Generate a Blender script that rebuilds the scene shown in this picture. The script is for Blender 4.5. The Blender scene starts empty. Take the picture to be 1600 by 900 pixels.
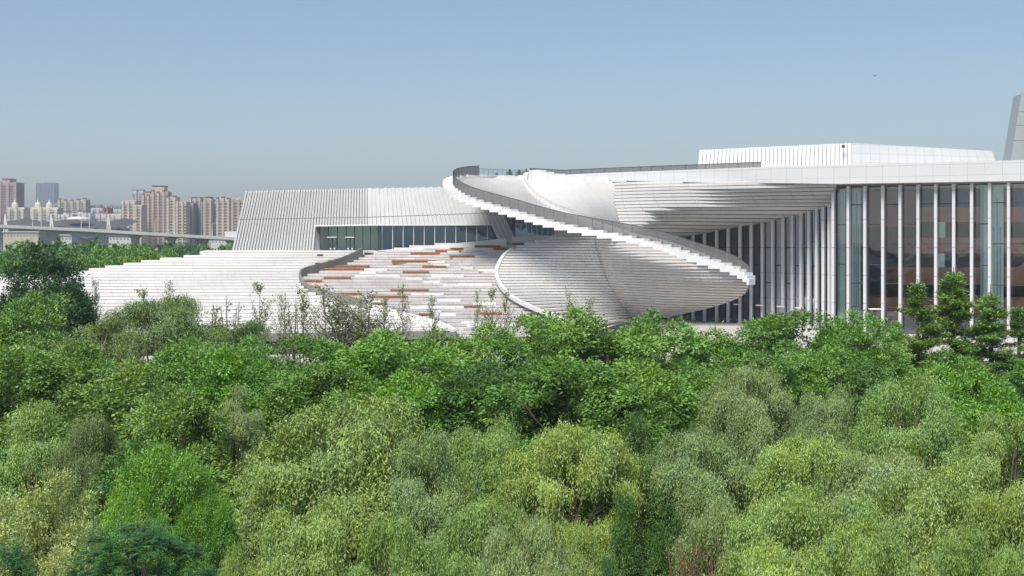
import bpy, math, random
import numpy as np
from mathutils import Vector, Matrix
random.seed(7); np.random.seed(7)
S = bpy.context.scene
COL = S.collection
F = 2000.0      # focal length in pixels of a 1600 px wide frame
HZ = 385.0      # row of the eye-level line
CH = 22.0       # camera height
# ---------------------------------------------------------------- camera, sky, sun, exposure
cam = bpy.data.cameras.new('camera'); co = bpy.data.objects.new('camera', cam); COL.objects.link(co)
co.location = (0, 0, CH); co.rotation_euler = (math.radians(90), 0, 0)
cam.sensor_width = 36; cam.lens = 36*F/1600; cam.shift_y = -(450-HZ)/1600
cam.clip_start = 0.5; cam.clip_end = 60000
S.camera = co
W = bpy.data.worlds.new('World'); S.world = W; W.use_nodes = True
nt = W.node_tree; bg = nt.nodes['Background']
sky = nt.nodes.new('ShaderNodeTexSky'); sky.sky_type = 'NISHITA'; sky.sun_disc = False
SUN_EL, SUN_AZ = math.radians(56), math.radians(203)   # azimuth clockwise from +Y
sky.sun_elevation = SUN_EL; sky.sun_rotation = SUN_AZ
sky.air_density = 1.0; sky.dust_density = 0.35; sky.ozone_density = 1.9; sky.altitude = 0
nt.links.new(sky.outputs[0], bg.inputs[0]); bg.inputs[1].default_value = 0.056
sl = bpy.data.lights.new('sun', 'SUN'); so = bpy.data.objects.new('sun', sl); COL.objects.link(so)
sl.energy = 2.7; sl.angle = math.radians(26); sl.color = (1.0, 0.94, 0.86)
sd = Vector((math.sin(SUN_AZ)*math.cos(SUN_EL), math.cos(SUN_AZ)*math.cos(SUN_EL), math.sin(SUN_EL)))
so.rotation_euler = sd.to_track_quat('Z', 'Y').to_euler(); so.location = (-200, -200, 400)
S.view_settings.view_transform = 'Standard'; S.view_settings.look = 'None'
S.view_settings.exposure = 1.1; S.view_settings.gamma = 1.0

# ---------------------------------------------------------------- helpers
def P(px, py, D): return Vector(((px-800)*D/F, D, CH-(py-HZ)*D/F))
def X(px, D): return (px-800)*D/F
def Z(py, D): return CH-(py-HZ)*D/F

def mat(name, col, rough=0.7, spec=0.3, var=0.0, scale=0.3, bump=0.0, metal=0.0, joints=None, streak=0.0):
    m = bpy.data.materials.new(name); m.use_nodes = True
    n = m.node_tree.nodes; l = m.node_tree.links; b = n['Principled BSDF']
    b.inputs['Roughness'].default_value = rough; b.inputs['Specular IOR Level'].default_value = spec
    b.inputs['Metallic'].default_value = metal
    b.inputs['Base Color'].default_value = (*col, 1)
    cur = None
    def mul(a, bsock):
        mx = n.new('ShaderNodeMix'); mx.data_type = 'RGBA'; mx.blend_type = 'MULTIPLY'; mx.inputs[0].default_value = 1
        if a is None: mx.inputs[6].default_value = (*col, 1)
        else: l.new(a, mx.inputs[6])
        l.new(bsock, mx.inputs[7]); return mx.outputs[2]
    tc = n.new('ShaderNodeTexCoord')
    if var > 0:
        for sc, v in ((scale, var), (scale*9, var*0.6)):
            t = n.new('ShaderNodeTexNoise'); t.inputs['Scale'].default_value = sc; t.inputs['Detail'].default_value = 5
            l.new(tc.outputs['Object'], t.inputs['Vector'])
            r = n.new('ShaderNodeMapRange'); r.inputs[1].default_value = .3; r.inputs[2].default_value = .7
            r.inputs[3].default_value = 1-v; r.inputs[4].default_value = 1+v*0.5
            l.new(t.outputs[0], r.inputs[0])
            c = n.new('ShaderNodeCombineColor')
            for i in range(3): l.new(r.outputs[0], c.inputs[i])
            cur = mul(cur, c.outputs[0])
    if streak > 0:
        mp = n.new('ShaderNodeMapping'); mp.inputs['Scale'].default_value = (0.9, 0.9, 0.06)
        l.new(tc.outputs['Object'], mp.inputs[0])
        t = n.new('ShaderNodeTexNoise'); t.inputs['Scale'].default_value = 1.0; t.inputs['Detail'].default_value = 4
        l.new(mp.outputs[0], t.inputs['Vector'])
        r = n.new('ShaderNodeMapRange'); r.inputs[1].default_value = .35; r.inputs[2].default_value = .7
        r.inputs[3].default_value = 1; r.inputs[4].default_value = 1-streak
        l.new(t.outputs[0], r.inputs[0]); c = n.new('ShaderNodeCombineColor')
        for i in range(3): l.new(r.outputs[0], c.inputs[i])
        cur = mul(cur, c.outputs[0])
    if joints:
        uv = n.new('ShaderNodeUVMap'); br = n.new('ShaderNodeTexBrick')
        l.new(uv.outputs[0], br.inputs['Vector'])
        br.offset = joints[4] if len(joints) > 4 else 0.0; br.squash = 1
        br.inputs['Color1'].default_value = (1, 1, 1, 1); k = joints[3]
        br.inputs['Color2'].default_value = (k, k, k*0.985, 1)
        br.inputs['Mortar'].default_value = (.62, .62, .62, 1)
        br.inputs['Scale'].default_value = 1; br.inputs['Brick Width'].default_value = joints[0]
        br.inputs['Row Height'].default_value = joints[1]; br.inputs['Mortar Size'].default_value = joints[2]
        cur = mul(cur, br.outputs[0])
    if cur is not None: l.new(cur, b.inputs['Base Color'])
    if bump > 0:
        t = n.new('ShaderNodeTexNoise'); t.inputs['Scale'].default_value = scale*20; t.inputs['Detail'].default_value = 6
        l.new(tc.outputs['Object'], t.inputs['Vector'])
        bp = n.new('ShaderNodeBump'); bp.inputs['Strength'].default_value = bump; bp.inputs['Distance'].default_value = .05
        l.new(t.outputs[0], bp.inputs['Height']); l.new(bp.outputs[0], b.inputs['Normal'])
    return m

def glassmat(name, tint, refl=0.25, rough=0.02, opaque=None, gtint=(.9, .95, 1)):
    m = bpy.data.materials.new(name); m.use_nodes = True
    n = m.node_tree.nodes; l = m.node_tree.links; n.remove(n['Principled BSDF'])
    o = n['Material Output']
    tr = n.new('ShaderNodeBsdfTransparent'); tr.inputs[0].default_value = (*tint, 1)
    gl = n.new('ShaderNodeBsdfGlossy'); gl.inputs['Roughness'].default_value = rough; gl.inputs[0].default_value = (*gtint, 1)
    tcg = n.new('ShaderNodeTexCoord'); ng = n.new('ShaderNodeTexNoise'); ng.inputs['Scale'].default_value = .35; ng.inputs['Detail'].default_value = 2
    bg_ = n.new('ShaderNodeBump'); bg_.inputs['Strength'].default_value = .12; bg_.inputs['Distance'].default_value = .12
    l.new(tcg.outputs['Object'], ng.inputs['Vector']); l.new(ng.outputs[0], bg_.inputs['Height']); l.new(bg_.outputs[0], gl.inputs['Normal'])
    fr = n.new('ShaderNodeFresnel'); fr.inputs[0].default_value = 1.5
    ad = n.new('ShaderNodeMath'); ad.operation = 'ADD'; ad.inputs[1].default_value = refl; ad.use_clamp = True
    l.new(fr.outputs[0], ad.inputs[0])
    mx = n.new('ShaderNodeMixShader'); l.new(ad.outputs[0], mx.inputs[0])
    first = tr
    if opaque:
        df = n.new('ShaderNodeBsdfDiffuse'); df.inputs[0].default_value = (*tint, 1)
        m2 = n.new('ShaderNodeMixShader'); m2.inputs[0].default_value = opaque
        l.new(tr.outputs[0], m2.inputs[1]); l.new(df.outputs[0], m2.inputs[2]); first = m2
        tr.inputs[0].default_value = (.9, .9, .9, 1)
    l.new(first.outputs[0], mx.inputs[1]); l.new(gl.outputs[0], mx.inputs[2]); l.new(mx.outputs[0], o.inputs[0])
    return m

class MB:
    def __init__(s): s.v = []; s.f = []; s.uv = []
    def face(s, pts, uv=None):
        k = len(s.v); s.v += [tuple(p) for p in pts]; s.f.append(tuple(range(k, k+len(pts))))
        s.uv += uv if uv else [(0.5, 0.5)]*len(pts)
    def box(s, x0, x1, y0, y1, z0, z1):
        a = [Vector((x, y, z)) for z in (z0, z1) for y in (y0, y1) for x in (x0, x1)]
        for q in ((0, 1, 5, 4), (1, 3, 7, 5), (3, 2, 6, 7), (2, 0, 4, 6), (4, 5, 7, 6), (2, 3, 1, 0)):
            s.face([a[i] for i in q], [(a[i].x+a[i].y, a[i].z) for i in q])
    def prism(s, lo, hi):      # lo, hi: rings of points
        n = len(lo)
        for i in range(n):
            j = (i+1) % n; d = (Vector(lo[j])-Vector(lo[i])).length
            s.face([lo[i], lo[j], hi[j], hi[i]], [(0, lo[i][2]), (d, lo[j][2]), (d, hi[j][2]), (0, hi[i][2])])
        s.face(list(hi)); s.face(list(lo)[::-1])
    def beam(s, a, b, w, h, up=Vector((0, 0, 1))):
        a = Vector(a); b = Vector(b); d = (b-a).normalized(); r = d.cross(up)
        if r.length < 1e-4: r = Vector((1, 0, 0))
        r.normalize(); u = r.cross(d)
        q = [r*(w/2)+u*(h/2), -r*(w/2)+u*(h/2), -r*(w/2)-u*(h/2), r*(w/2)-u*(h/2)]
        s.prism([a+k for k in q], [b+k for k in q])
    def tube(s, pts, rad, n=6):
        rings = []
        for i, p in enumerate(pts):
            p = Vector(p); d = Vector(pts[min(i+1, len(pts)-1)])-Vector(pts[max(i-1, 0)]); d.normalize()
            r = d.orthogonal().normalized(); u = d.cross(r)
            if i and rings:
                q = prev - d*prev.dot(d); r = q.normalized(); u = d.cross(r)
            prev = r
            rings.append([p+(r*math.cos(t*2*math.pi/n)+u*math.sin(t*2*math.pi/n))*rad[i] for t in range(n)])
        for a, b in zip(rings, rings[1:]):
            for i in range(n):
                j = (i+1) % n; s.face([a[i], a[j], b[j], b[i]])
        s.face(rings[-1]); s.face(rings[0][::-1])
    def mesh(s, name, m, smooth=False):
        me = bpy.data.meshes.new(name); me.from_pydata(s.v, [], s.f)
        u = me.uv_layers.new(name='UVMap'); u.data.foreach_set('uv', np.array(s.uv, dtype=np.float32).ravel())
        for q in (m if isinstance(m, (list, tuple)) else [m]): me.materials.append(q)
        if smooth: me.polygons.foreach_set('use_smooth', [True]*len(me.polygons))
        return me
    def build(s, name, m, parent=None, smooth=False, **k):
        return link(name, s.mesh(name, m, smooth), parent, **k)
def link(name, me, parent=None, loc=None, **k):
    o = bpy.data.objects.new(name, me); COL.objects.link(o)
    if parent:
        o.parent = parent
        if loc is None: o.matrix_parent_inverse = parent_world(parent).inverted()
    if loc is not None: o.location = loc
    for a, b in k.items(): o[a] = b
    return o
def parent_world(p):
    if p.parent: return parent_world(p.parent) @ p.matrix_parent_inverse @ p.matrix_basis
    return p.matrix_basis
def empty(name, label, cat, loc=(0, 0, 0), group=None):
    o = bpy.data.objects.new(name, None); COL.objects.link(o); o.location = loc; o.empty_display_size = 1
    o['label'] = label; o['category'] = cat
    if group: o['group'] = group
    return o
def tag(o, label=None, cat=None, group=None, kind=None):
    for k, v in (('label', label), ('category', cat), ('group', group), ('kind', kind)):
        if v: o[k] = v
    return o

# ---------------------------------------------------------------- materials
M = {}
M['stone'] = mat('white_stone', (.70, .685, .665), .75, .2, .07, .12, 0, joints=(3.4, 60, .02, .95), streak=.04)
M['shell'] = mat('shell_panels', (.66, .65, .635), .7, .25, .06, .1, 0, joints=(3.4, 60, .02, .97), streak=.05)
M['shell_warm'] = mat('shell_panels_warm', (.66, .625, .60), .7, .25, .06, .1, 0, joints=(3.4, 60, .02, .96), streak=.05)
M['stage_stone'] = mat('amphitheatre_stone', (.60, .57, .555), .75, .2, .10, .35, 0, joints=(2.4, 60, .03, .84), streak=.05)
M['seat_white'] = mat('white_seat_stone', (.70, .70, .69), .6, .3, .04, .5)
M['edge'] = mat('white_edge', (.74, .74, .73), .6, .3, .03, .3)
M['fascia'] = mat('fascia_panels', (.62, .63, .64), .5, .35, .03, .1, joints=(2.6, 1.75, .03, .96))
M['roofbox'] = mat('roof_box_metal', (.60, .62, .64), .45, .4, .02, .2)
M['fin'] = mat('fin_metal', (.64, .64, .655), .5, .35, .03, .4, streak=.05)
M['finback'] = mat('fin_back_wall', (.36, .365, .365), .7, .2, .05, .3)
M['hallfin'] = mat('hall_fin', (.43, .435, .43), .6, .3, .05, .3, streak=.08)
M['hallfin2'] = mat('hall_fin_flat', (.46, .485, .485), .55, .35, .05, .3, streak=.06)
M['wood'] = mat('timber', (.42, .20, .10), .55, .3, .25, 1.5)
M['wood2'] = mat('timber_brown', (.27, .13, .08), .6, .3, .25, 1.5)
M['greywall'] = mat('grey_cladding', (.23, .225, .21), .6, .3, .12, .6, joints=(1.5, 60, .02, .88))
M['rail'] = glassmat('mesh_rail', (.20, .20, .20), -1, .2, opaque=.55)
M['dark'] = mat('dark_metal', (.04, .042, .045), .5, .4)
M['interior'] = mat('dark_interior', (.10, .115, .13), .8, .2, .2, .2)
M['redbrown'] = mat('red_brown_lining', (.46, .17, .12), .6, .3, .12, .4)
M['palegreen'] = mat('pale_green_panel', (.74, .86, .77), .4, .4, .05, .5)
M['glass'] = glassmat('facade_glass', (.84, .92, .95), .09)
M['glass_dark'] = glassmat('dark_glass', (.36, .43, .50), .07)
M['glass_blue'] = glassmat('blue_glass', (.10, .20, .30), .16, gtint=(.50, .70, .92))
M['glass_green'] = glassmat('green_glass', (.80, .93, .86), .05)
M['tower'] = mat('tower_panels', (.27, .315, .315), .5, .4, .06, .1)
M['concrete'] = mat('concrete', (.55, .53, .49), .8, .2, .10, .1, streak=.1)
M['asphalt'] = mat('asphalt', (.06, .06, .062), .9, .2, .15, .5)
M['ground'] = mat('soil_and_grass', (.045, .065, .025), .95, .1, .4, .05)
M['plaza'] = mat('plaza_paving', (.55, .53, .50), .8, .2, .08, .3, joints=(1.2, 1.2, .02, .9))

# ---------------------------------------------------------------- stepped surfaces
def cr(pts, n):           # Catmull-Rom through plan points
    p = np.array(pts, float); k = len(p)
    if k == 2:
        t = np.linspace(0, 1, n)[:, None]; return p[0]*(1-t)+p[1]*t
    q = np.vstack([2*p[0]-p[1], p, 2*p[-1]-p[-2]]); out = []
    for t in np.linspace(0, k-1, n):
        i = min(int(t), k-2); f = t-i; a, b, c, d = q[i:i+4]
        out.append(.5*((2*b)+(-a+c)*f+(2*a-5*b+4*c-d)*f*f+(-a+3*b-3*c+d)*f**3))
    return np.array(out)
class Crv:                # table of (z, px, D): smooth curve interpolated by height
    def __init__(s, rows):
        r = np.array([(a[0], X(a[1], a[2]), a[2]) for a in rows], float); r = r[np.argsort(r[:, 0])]
        d = cr(r, 12*len(r)); z = np.maximum.accumulate(d[:, 0]+np.arange(len(d))*1e-6); s.z = z; s.x = d[:, 1]; s.y = d[:, 2]
    def __call__(s, z): return np.array((np.interp(z, s.z, s.x), np.interp(z, s.z, s.y)))
def surf_steps(part_name, owner, stations, z0, z1, dz, m, n=40, bulge=None, back=1.2, sname='step', cap=3.0, sub=True, groove=.07, gd=.09):
    """stations: list of functions z -> (x, y). Every height band becomes its own riser + ledge mesh."""
    cont = lambda z: cr([s(z) for s in stations], n)
    zs = np.arange(z0, z1-dz*.5, dz); b = MB(); prev = None; uacc = 0
    for z in np.append(zs, z1-.02):
        c = cont(z); c = [(q[0], q[1]+back, z-.3) for q in c]
        if prev:
            for i in range(n-1): b.face([prev[i], prev[i+1], c[i+1], c[i]])
        prev = c
    part = b.build(part_name, m, owner)
    mids = [cont(z+dz/2) for z in zs]
    for k, z in enumerate(zs):
        c = mids[k]; up = mids[k+1] if k+1 < len(zs) else c+np.array((0, .8))
        ext = lambda a: np.vstack([[a[0][0], a[0][1]+cap], a, [a[-1][0], a[-1][1]+cap]])
        c = ext(c); up = ext(up); s = MB(); u = np.concatenate([[0], np.cumsum(np.hypot(*np.diff(c, axis=0).T))])
        u = u+(1.7 if k % 2 else 0)*0+z*0.05
        for i in range(len(c)-1):
            a, d = c[i], c[i+1]; e, g = up[i], up[i+1]; t = d-a; L = max(np.hypot(*t), 1e-6); nn = np.array((-t[1], t[0]))/L*gd
            A = (a[0], a[1]); B = (d[0], d[1]); A2 = a+nn; B2 = d+nn; U = [(u[i], 1), (u[i+1], 1), (u[i+1], 1+dz), (u[i], 1+dz)]
            s.face([(*A2, z+.001), (*B2, z+.001), (*B2, z+groove), (*A2, z+groove)], U)
            s.face([(*A2, z+groove), (*B2, z+groove), (*B, z+groove), (*A, z+groove)], U)
            s.face([(*A, z+groove), (*B, z+groove), (*B, z+dz), (*A, z+dz)], U)
            s.face([(*A, z+dz), (*B, z+dz), (*g, z+dz), (*e, z+dz)], U)
        s.build(sname, m, part if sub else owner)
    return part, cont
# ---------------------------------------------------------------- ground
g = MB(); g.face([(-15000, -3000, 0), (15000, -3000, 0), (15000, 15000, 0), (-15000, 15000, 0)])
tag(g.build('ground', M['ground']), 'dark soil and grass ground under the trees', kind='structure')
g = MB(); g.box(-48, 120, 158, 420, -.5, 7.7)
tag(g.build('plaza', M['plaza']), 'pale raised plaza the opera house stands on', kind='structure')

# ---------------------------------------------------------------- opera house
OH = empty('opera_house', 'huge white opera house with spiral fan roof, stepped stairs and finned glass front', 'opera house', (0, 215, 7.7))
DZ = .42
# lower stair (left)
A_l = Crv([(21.0, 318, 225), (20.6, 318, 224), (20.2, 280, 221), (19.8, 246, 219), (19.35, 215, 216.5), (18.9, 186, 214), (18.45, 154, 212), (17.95, 120, 209),
           (17.45, 30, 205), (17.0, -60, 203), (16, -90, 198), (10.4, -120, 166)])
A_r = Crv([(21.0, 585, 226), (20.5, 560, 222), (19.9, 540, 218), (18.9, 488, 211), (17.3, 468, 204), (15.7, 474, 198), (14.6, 500, 192), (13.2, 556, 187), (11.8, 640, 181), (10.4, 740, 174)])
A_m = lambda z: (A_l(z)+A_r(z))/2 + np.array((0, -3.0))
surf_steps('grand_stair', OH, [A_l, A_m, A_r], 10.4, 21.2, DZ, M['stone'], 40, back=1.5)
# upper landing behind the stair
b = MB(); zt = 21.2
ring = [(X(312, 226.6), 226.6), (X(452, 223.5), 223.5), (X(590, 226), 226), (X(640, 235.5), 235.5), (X(560, 236), 236), (X(340, 241), 241)]
b.prism([(x, y, zt-1.2) for x, y in ring], [(x, y, zt) for x, y in ring]); b.build('landing', M['stone'], OH)
b = MB()                                        # small vents on the landing steps
for px, D in ((283, 222.8), (353, 222.6), (500, 219.6)):
    c = P(px, 401 if px < 480 else 398.7, D-1.2); b.box(c.x-.45, c.x+.45, c.y-.15, c.y+.35, c.z-.16, c.z+.16)
b.build('vent', M['dark'], OH, kind='stuff')
# fascia slab and glazed undercroft beneath the foot of the stair
b = MB(); f0 = [A_r(10.45), A_m(10.45), A_l(10.45)]
c = cr(f0, 24)
for p, q in zip(c, c[1:]): b.face([(p[0], p[1]-.5, 9.5), (q[0], q[1]-.5, 9.5), (q[0], q[1]-.5, 10.38), (p[0], p[1]-.5, 10.38)], [(0, 0), (3, 0), (3, 1), (0, 1)]); b.face([(p[0], p[1]-.5, 10.38), (q[0], q[1]-.5, 10.38), (q[0], q[1]+1.5, 10.38), (p[0], p[1]+1.5, 10.38)])
b.build('foot_fascia', M['greywall'], OH)
b = MB()
for p, q in zip(c, c[1:]): b.face([(p[0], p[1]+2.5, 7.72), (q[0], q[1]+2.5, 7.72), (q[0], q[1]+2.5, 9.55), (p[0], p[1]+2.5, 9.55)])
b.build('undercroft_glass', M['glass_dark'], OH)
# gallery bowl (amphitheatre stair with benches)
B_l = Crv([(22.6, 700, 236), (22, 640, 232), (21, 590, 228), (20.2, 566, 222), (19.3, 548, 218), (18.5, 526, 214), (17.7, 494, 209), (17.0, 470, 204), (15.8, 478, 198), (15.1, 500, 193), (13.8, 560, 188), (12.1, 650, 180), (11, 700, 176), (9.6, 720, 170)])
B_r = Crv([(22.6, 880, 230), (22, 872, 225), (20.5, 800, 212), (17.5, 784, 203.5), (14.5, 808, 193), (12, 875, 184), (11, 905, 180), (9.6, 935, 175)])
B_m = lambda z: (B_l(z)*.55+B_r(z)*.45) + np.array((0, 1.6))
B_n = lambda z: (B_l(z)*.15+B_r(z)*.85) + np.array((-.5, .8))
Bst = [B_l, B_m, B_n, B_r]
Bpart, Bc = surf_steps('amphitheatre_stair', OH, Bst, 9.6, 22.6, DZ, M['stage_stone'], 46, back=1.5)
def on_B(px, py):          # step height and position where a picture column meets the stair
    best = None
    for z in np.arange(9.6, 22.5, DZ):
        c = Bc(z+DZ/2); pp = 800+F*c[:, 0]/c[:, 1]
        if pp.min() < px < pp.max():
            i = np.argmin(abs(pp-px)); y = HZ+(CH-z)*F/c[i, 1]
            if best is None or abs(y-py) < best[0]: best = (abs(y-py), z, c[i])
    return best
# long pale seat slabs scattered over the stair
rr = random.Random(5); b0 = None
for i in range(60):
    px = rr.uniform(480, 800); py = rr.uniform(388, 512); w = rr.choice((18, 26, 36, 52, 70)); h = on_B(px, py)
    if not h or h[0] > 4: continue
    _, z, p = h; hw = w/2*p[1]/F
    if p[0]-hw < B_l(z)[0]+.8 or p[0]+hw > B_r(z)[0]-1: continue
    b = MB(); b.box(p[0]-hw, p[0]+hw, p[1]-1.0-rr.random()*.3, p[1]-.3, z+.004, z+rr.choice((.2, .3, .36)))
    b.build('stone_seat', M['seat_white'], Bpart)
# timber benches
BN = [(528, 553, 415, 'short orange timber bench tucked under the far end of the grey curved wall'),
 (532, 581, 420, 'timber bench just below the short one beside the grey curved wall'),
 (504, 578, 423, 'long timber bench directly under two shorter benches by the grey wall'),
 (508, 550, 436, 'lone timber bench in the middle of the hollow of the grey curved wall'),
 (474, 502, 441, 'timber bench nearest the bend of the grey curved wall'),
 (474, 497, 450, 'leftmost low timber bench half hidden behind the grey wall bend'),
 (610, 697, 412, 'longest timber bench, high in the middle of the amphitheatre stair'),
 (659, 696, 417, 'timber bench just below the right end of the longest one'),
 (629, 669, 429, 'orange timber bench standing alone in the centre of the amphitheatre stair'),
 (643, 692, 397, 'timber bench closest to the foot of the white ramp wall'),
 (679, 723, 394, 'second timber bench up along the white ramp wall'),
 (703, 732, 391, 'third timber bench up along the white ramp wall, a short one'),
 (615, 674, 454, 'wide timber bench alone in the lower middle of the stair'),
 (530, 569, 463.6, 'timber bench behind the near arm of the grey wall above the saplings'),
 (577, 637, 468, 'long low timber bench above the leafy thicket'),
 (584, 606, 476, 'small timber bench peeking out over the leafy thicket'),
 (654, 677, 493, 'brown timber bench lowest on the stair left of the slim sapling'),
 (699, 752, 481, 'long timber bench low on the right of the amphitheatre stair'),
 (704, 749, 403, 'brown timber bench in the upper right of the stair, below a pair'),
 (744, 784, 388, 'long timber bench below the right end of the white ramp wall'),
 (764, 789, 384, 'short timber bench topmost beside the end of the ramp wall'),
 (772, 794, 392.5, 'short timber bench just below the long one by the ramp wall end'),
 (803, 826, 381, 'timber bench farthest right, next to the shell top'),
 (751, 787, 494, 'lowest right timber bench near the slim saplings')]
for a, c, py, lab in BN:
    h = on_B((a+c)/2, py)
    _, z, p = h; hw = (c-a)/2*p[1]/F
    t = empty('timber_bench', lab, 'bench', (p[0], p[1]-.75, z), 'timber benches on the amphitheatre stair')
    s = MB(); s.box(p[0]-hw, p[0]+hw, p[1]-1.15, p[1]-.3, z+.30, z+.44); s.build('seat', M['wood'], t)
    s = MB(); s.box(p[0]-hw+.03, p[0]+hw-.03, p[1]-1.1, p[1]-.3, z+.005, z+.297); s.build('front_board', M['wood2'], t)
# grey curved wall between the two stairs
def ribbon(path, base, top, m, name, owner, th=.25, n=70, **k):
    """path: plan points; base/top: heights per point; a thin solid wall"""
    pl = np.array(path, float); b = MB(); u = 0
    off = []
    for i in range(len(pl)):
        t = pl[min(i+1, len(pl)-1)]-pl[max(i-1, 0)]; L = np.hypot(*t) or 1; off.append((-t[1]/L*th, t[0]/L*th))
    q = pl+np.array(off)
    for i in range(len(pl)-1):
        L = np.hypot(*(pl[i+1]-pl[i])); U = [(u, 0), (u+L, 0), (u+L, 1), (u, 1)]
        for w in (pl, q): b.face([(*w[i], base[i]), (*w[i+1], base[i+1]), (*w[i+1], top[i+1]), (*w[i], top[i])], U)
        b.face([(*pl[i], top[i]), (*pl[i+1], top[i+1]), (*q[i+1], top[i+1]), (*q[i], top[i])], U); u += L
    for i in (0, -1): b.face([(*pl[i], base[i]), (*q[i], base[i]), (*q[i], top[i]), (*pl[i], top[i])])
    return b.build(name, m, owner, **k)
wz = np.linspace(20.25, 13.5, 70); wp = np.array([B_l(z) for z in wz])+np.array((-.25, 0))
ribbon(wp, wz-.9, wz+np.interp(wz, [11, 14, 16, 17.3, 20.3], [.6, .6, .55, 1.3, 1.5]), M['greywall'], 'curved_wall', OH, .3)
wz2 = np.linspace(13.48, 10.5, 40); ribbon(np.array([B_l(z) for z in wz2])+np.array((-.25, -.15)), wz2-1.2, wz2+.25, M['stone'], 'low_kerb', OH, .5)

# spiral edge and fans
E = Crv([(17.3, 1171, 170), (18.1, 1164, 170.4), (19.2, 1138, 172.2), (20.6, 1080, 177), (22.9, 998, 185), (25.4, 866, 192), (27.4, 797, 198), (29.6, 728, 205), (31.2, 700, 210),
         (32.2, 694, 215), (33.4, 697, 222), (34.3, 712, 229), (35.0, 742, 236)])
# lower shell: rim, crest, outer hull
C_rim = Crv([(24, 890, 214), (23, 845, 211), (22.1, 812, 207), (20.5, 787, 204), (17.5, 776, 199.5), (14.5, 801, 190), (12, 871, 181), (10.4, 930, 178)])
C_cr = Crv([(24, 928, 189), (21, 936, 191), (17.5, 948, 194), (14, 966, 197), (12, 980, 199), (10.4, 990, 201)])
C_rt = Crv([(24, 936, 188.6), (22.9, 998, 185.4), (20.6, 1080, 177.4), (19.2, 1132, 173), (18.1, 1162, 171), (17.3, 1170, 170.6), (16.4, 1169.5, 172.5), (15.4, 1160, 176), (14.3, 1138, 181.5), (13.0, 1102, 188.5), (11.8, 1062, 196), (10.4, 1015, 203)])
C_m1 = lambda z: C_rim(z)*.5+C_cr(z)*.5+np.array((0, 2.2))
C_m2 = lambda z: C_cr(z)*.5+C_rt(z)*.5+np.array((.0, -2.0*min(1, max(0, (24-z)/4))))
surf_steps('lower_shell', OH, [C_rim, C_m1, C_cr], 10.4, 23.6, DZ, M['shell'], 30, back=.9, cap=.5, groove=.11, gd=.35)
surf_steps('lower_hull', OH, [C_cr, C_m2, C_rt], 10.4, 23.6, DZ, M['shell_warm'], 34, back=.9, cap=2.0, groove=.085, gd=.2)
# rim kerb of the lower shell
def kerb(curve, za, zb, m, name, w=1.2, h=.35, dy=-.4, n=60):
    zz = np.linspace(za, zb, n); pl = np.array([curve(z) for z in zz])+np.array((0, dy)); b = MB(); pr = None
    for i, z in enumerate(zz):
        t = pl[min(i+1, n-1)]-pl[max(i-1, 0)]; L = np.hypot(*t) or 1; nn = np.array((-t[1], t[0]))/L
        a = pl[i]-nn*w/2; c = pl[i]+nn*w/2; r = [(*a, z-.35), (*c, z-.35), (*c, z+h), (*a, z+h)]
        if pr:
            for j in range(4): b.face([pr[j], pr[(j+1) % 4], r[(j+1) % 4], r[j]])
        else: b.face(r)
        pr = r
    b.face(pr[::-1]); return b.build(name, m, OH)
kerb(C_rim, 10.6, 21.6, M['shell'], 'shell_kerb', .55, .2)
# upper stair fan between edge and inner rim
R = Crv([(36.3, 826, 243), (35, 821, 239), (33.2, 821, 234), (30.4, 839, 225), (28.1, 870, 215), (26.3, 912, 207), (24.7, 960, 199), (23.8, 985, 196), (22.5, 1038, 191), (20.5, 1100, 184), (18, 1160, 175)])
D_l = lambda z: E(z)+np.array((.8, .8))
D_m = lambda z: (D_l(z)+R(z))/2+np.array((0, 1.5 if z > 24 else .3))
surf_steps('upper_stair', OH, [D_l, D_m, R], 17.7, 35.15, DZ, M['stone'], 30, back=1.0, cap=.3)
b = MB(); ring = [(*E(34.9), ), tuple(R(34.9)), (X(828, 262), 262), (X(742, 262), 262)]
b.prism([(x, y, 34.2) for x, y in ring], [(x, y, 35.1) for x, y in ring]); b.build('roof_terrace', M['stone'], OH)
# stepped white blocks along the spiral edge
zs = np.arange(17.3, 34.9, DZ)
for z in zs:
    p = [E(t) for t in np.linspace(z-.08, z+DZ+.1, 5)]
    t = p[-1]-p[0]; L = np.hypot(*t); nn = np.array((t[1], -t[0]))/L
    if nn[1] < 0 and z < 31: nn = -nn
    if z >= 31 and nn[0] < 0: nn = -nn
    q = [k+nn*1.9 for k in p][::-1]; p = [k-nn*.25 for k in p]; ring = p+q
    b = MB(); b.prism([(x, y, z-.44) for x, y in ring], [(x, y, z+.38) for x, y in ring]); b.build('edge_block', M['edge'], OH)
# mesh railing along the spiral edge
zz = np.concatenate([np.linspace(18.2, 34.9, 120)])
pl = np.array([E(z) for z in zz]); tg = np.gradient(pl, axis=0); tg /= np.hypot(*tg.T)[:, None]
nn = np.stack([tg[:, 1], -tg[:, 0]], 1); nn[(nn[:, 1] < 0) & (zz < 30)] *= -1
rp = pl+nn*1.5
def rail(path, base, h, name, posts=1.6):
    h = np.zeros(len(path))+h
    ribbon(path, base, base+h, M['rail'], name, OH, .05)
    b = MB(); acc = 0
    for i in range(len(path)-1):
        L = np.hypot(*(path[i+1]-path[i])); acc += L
        if acc > posts: acc = 0; b.beam((*path[i], base[i]-.1), (*path[i], base[i]+h[i]+.05), .07, .07, Vector((0, 1, 0)))
        a = (*path[i], base[i]+h[i]+.03); c = (*path[i+1], base[i+1]+h[i+1]+.03); b.beam(a, c, .09, .07)
    b.build('rail_posts', M['dark'], OH, kind='stuff')
rail(rp, zz+.1, 1.75*np.interp(zz, [18, 20, 40], [.5, 1, 1]), 'spiral_railing')
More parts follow.
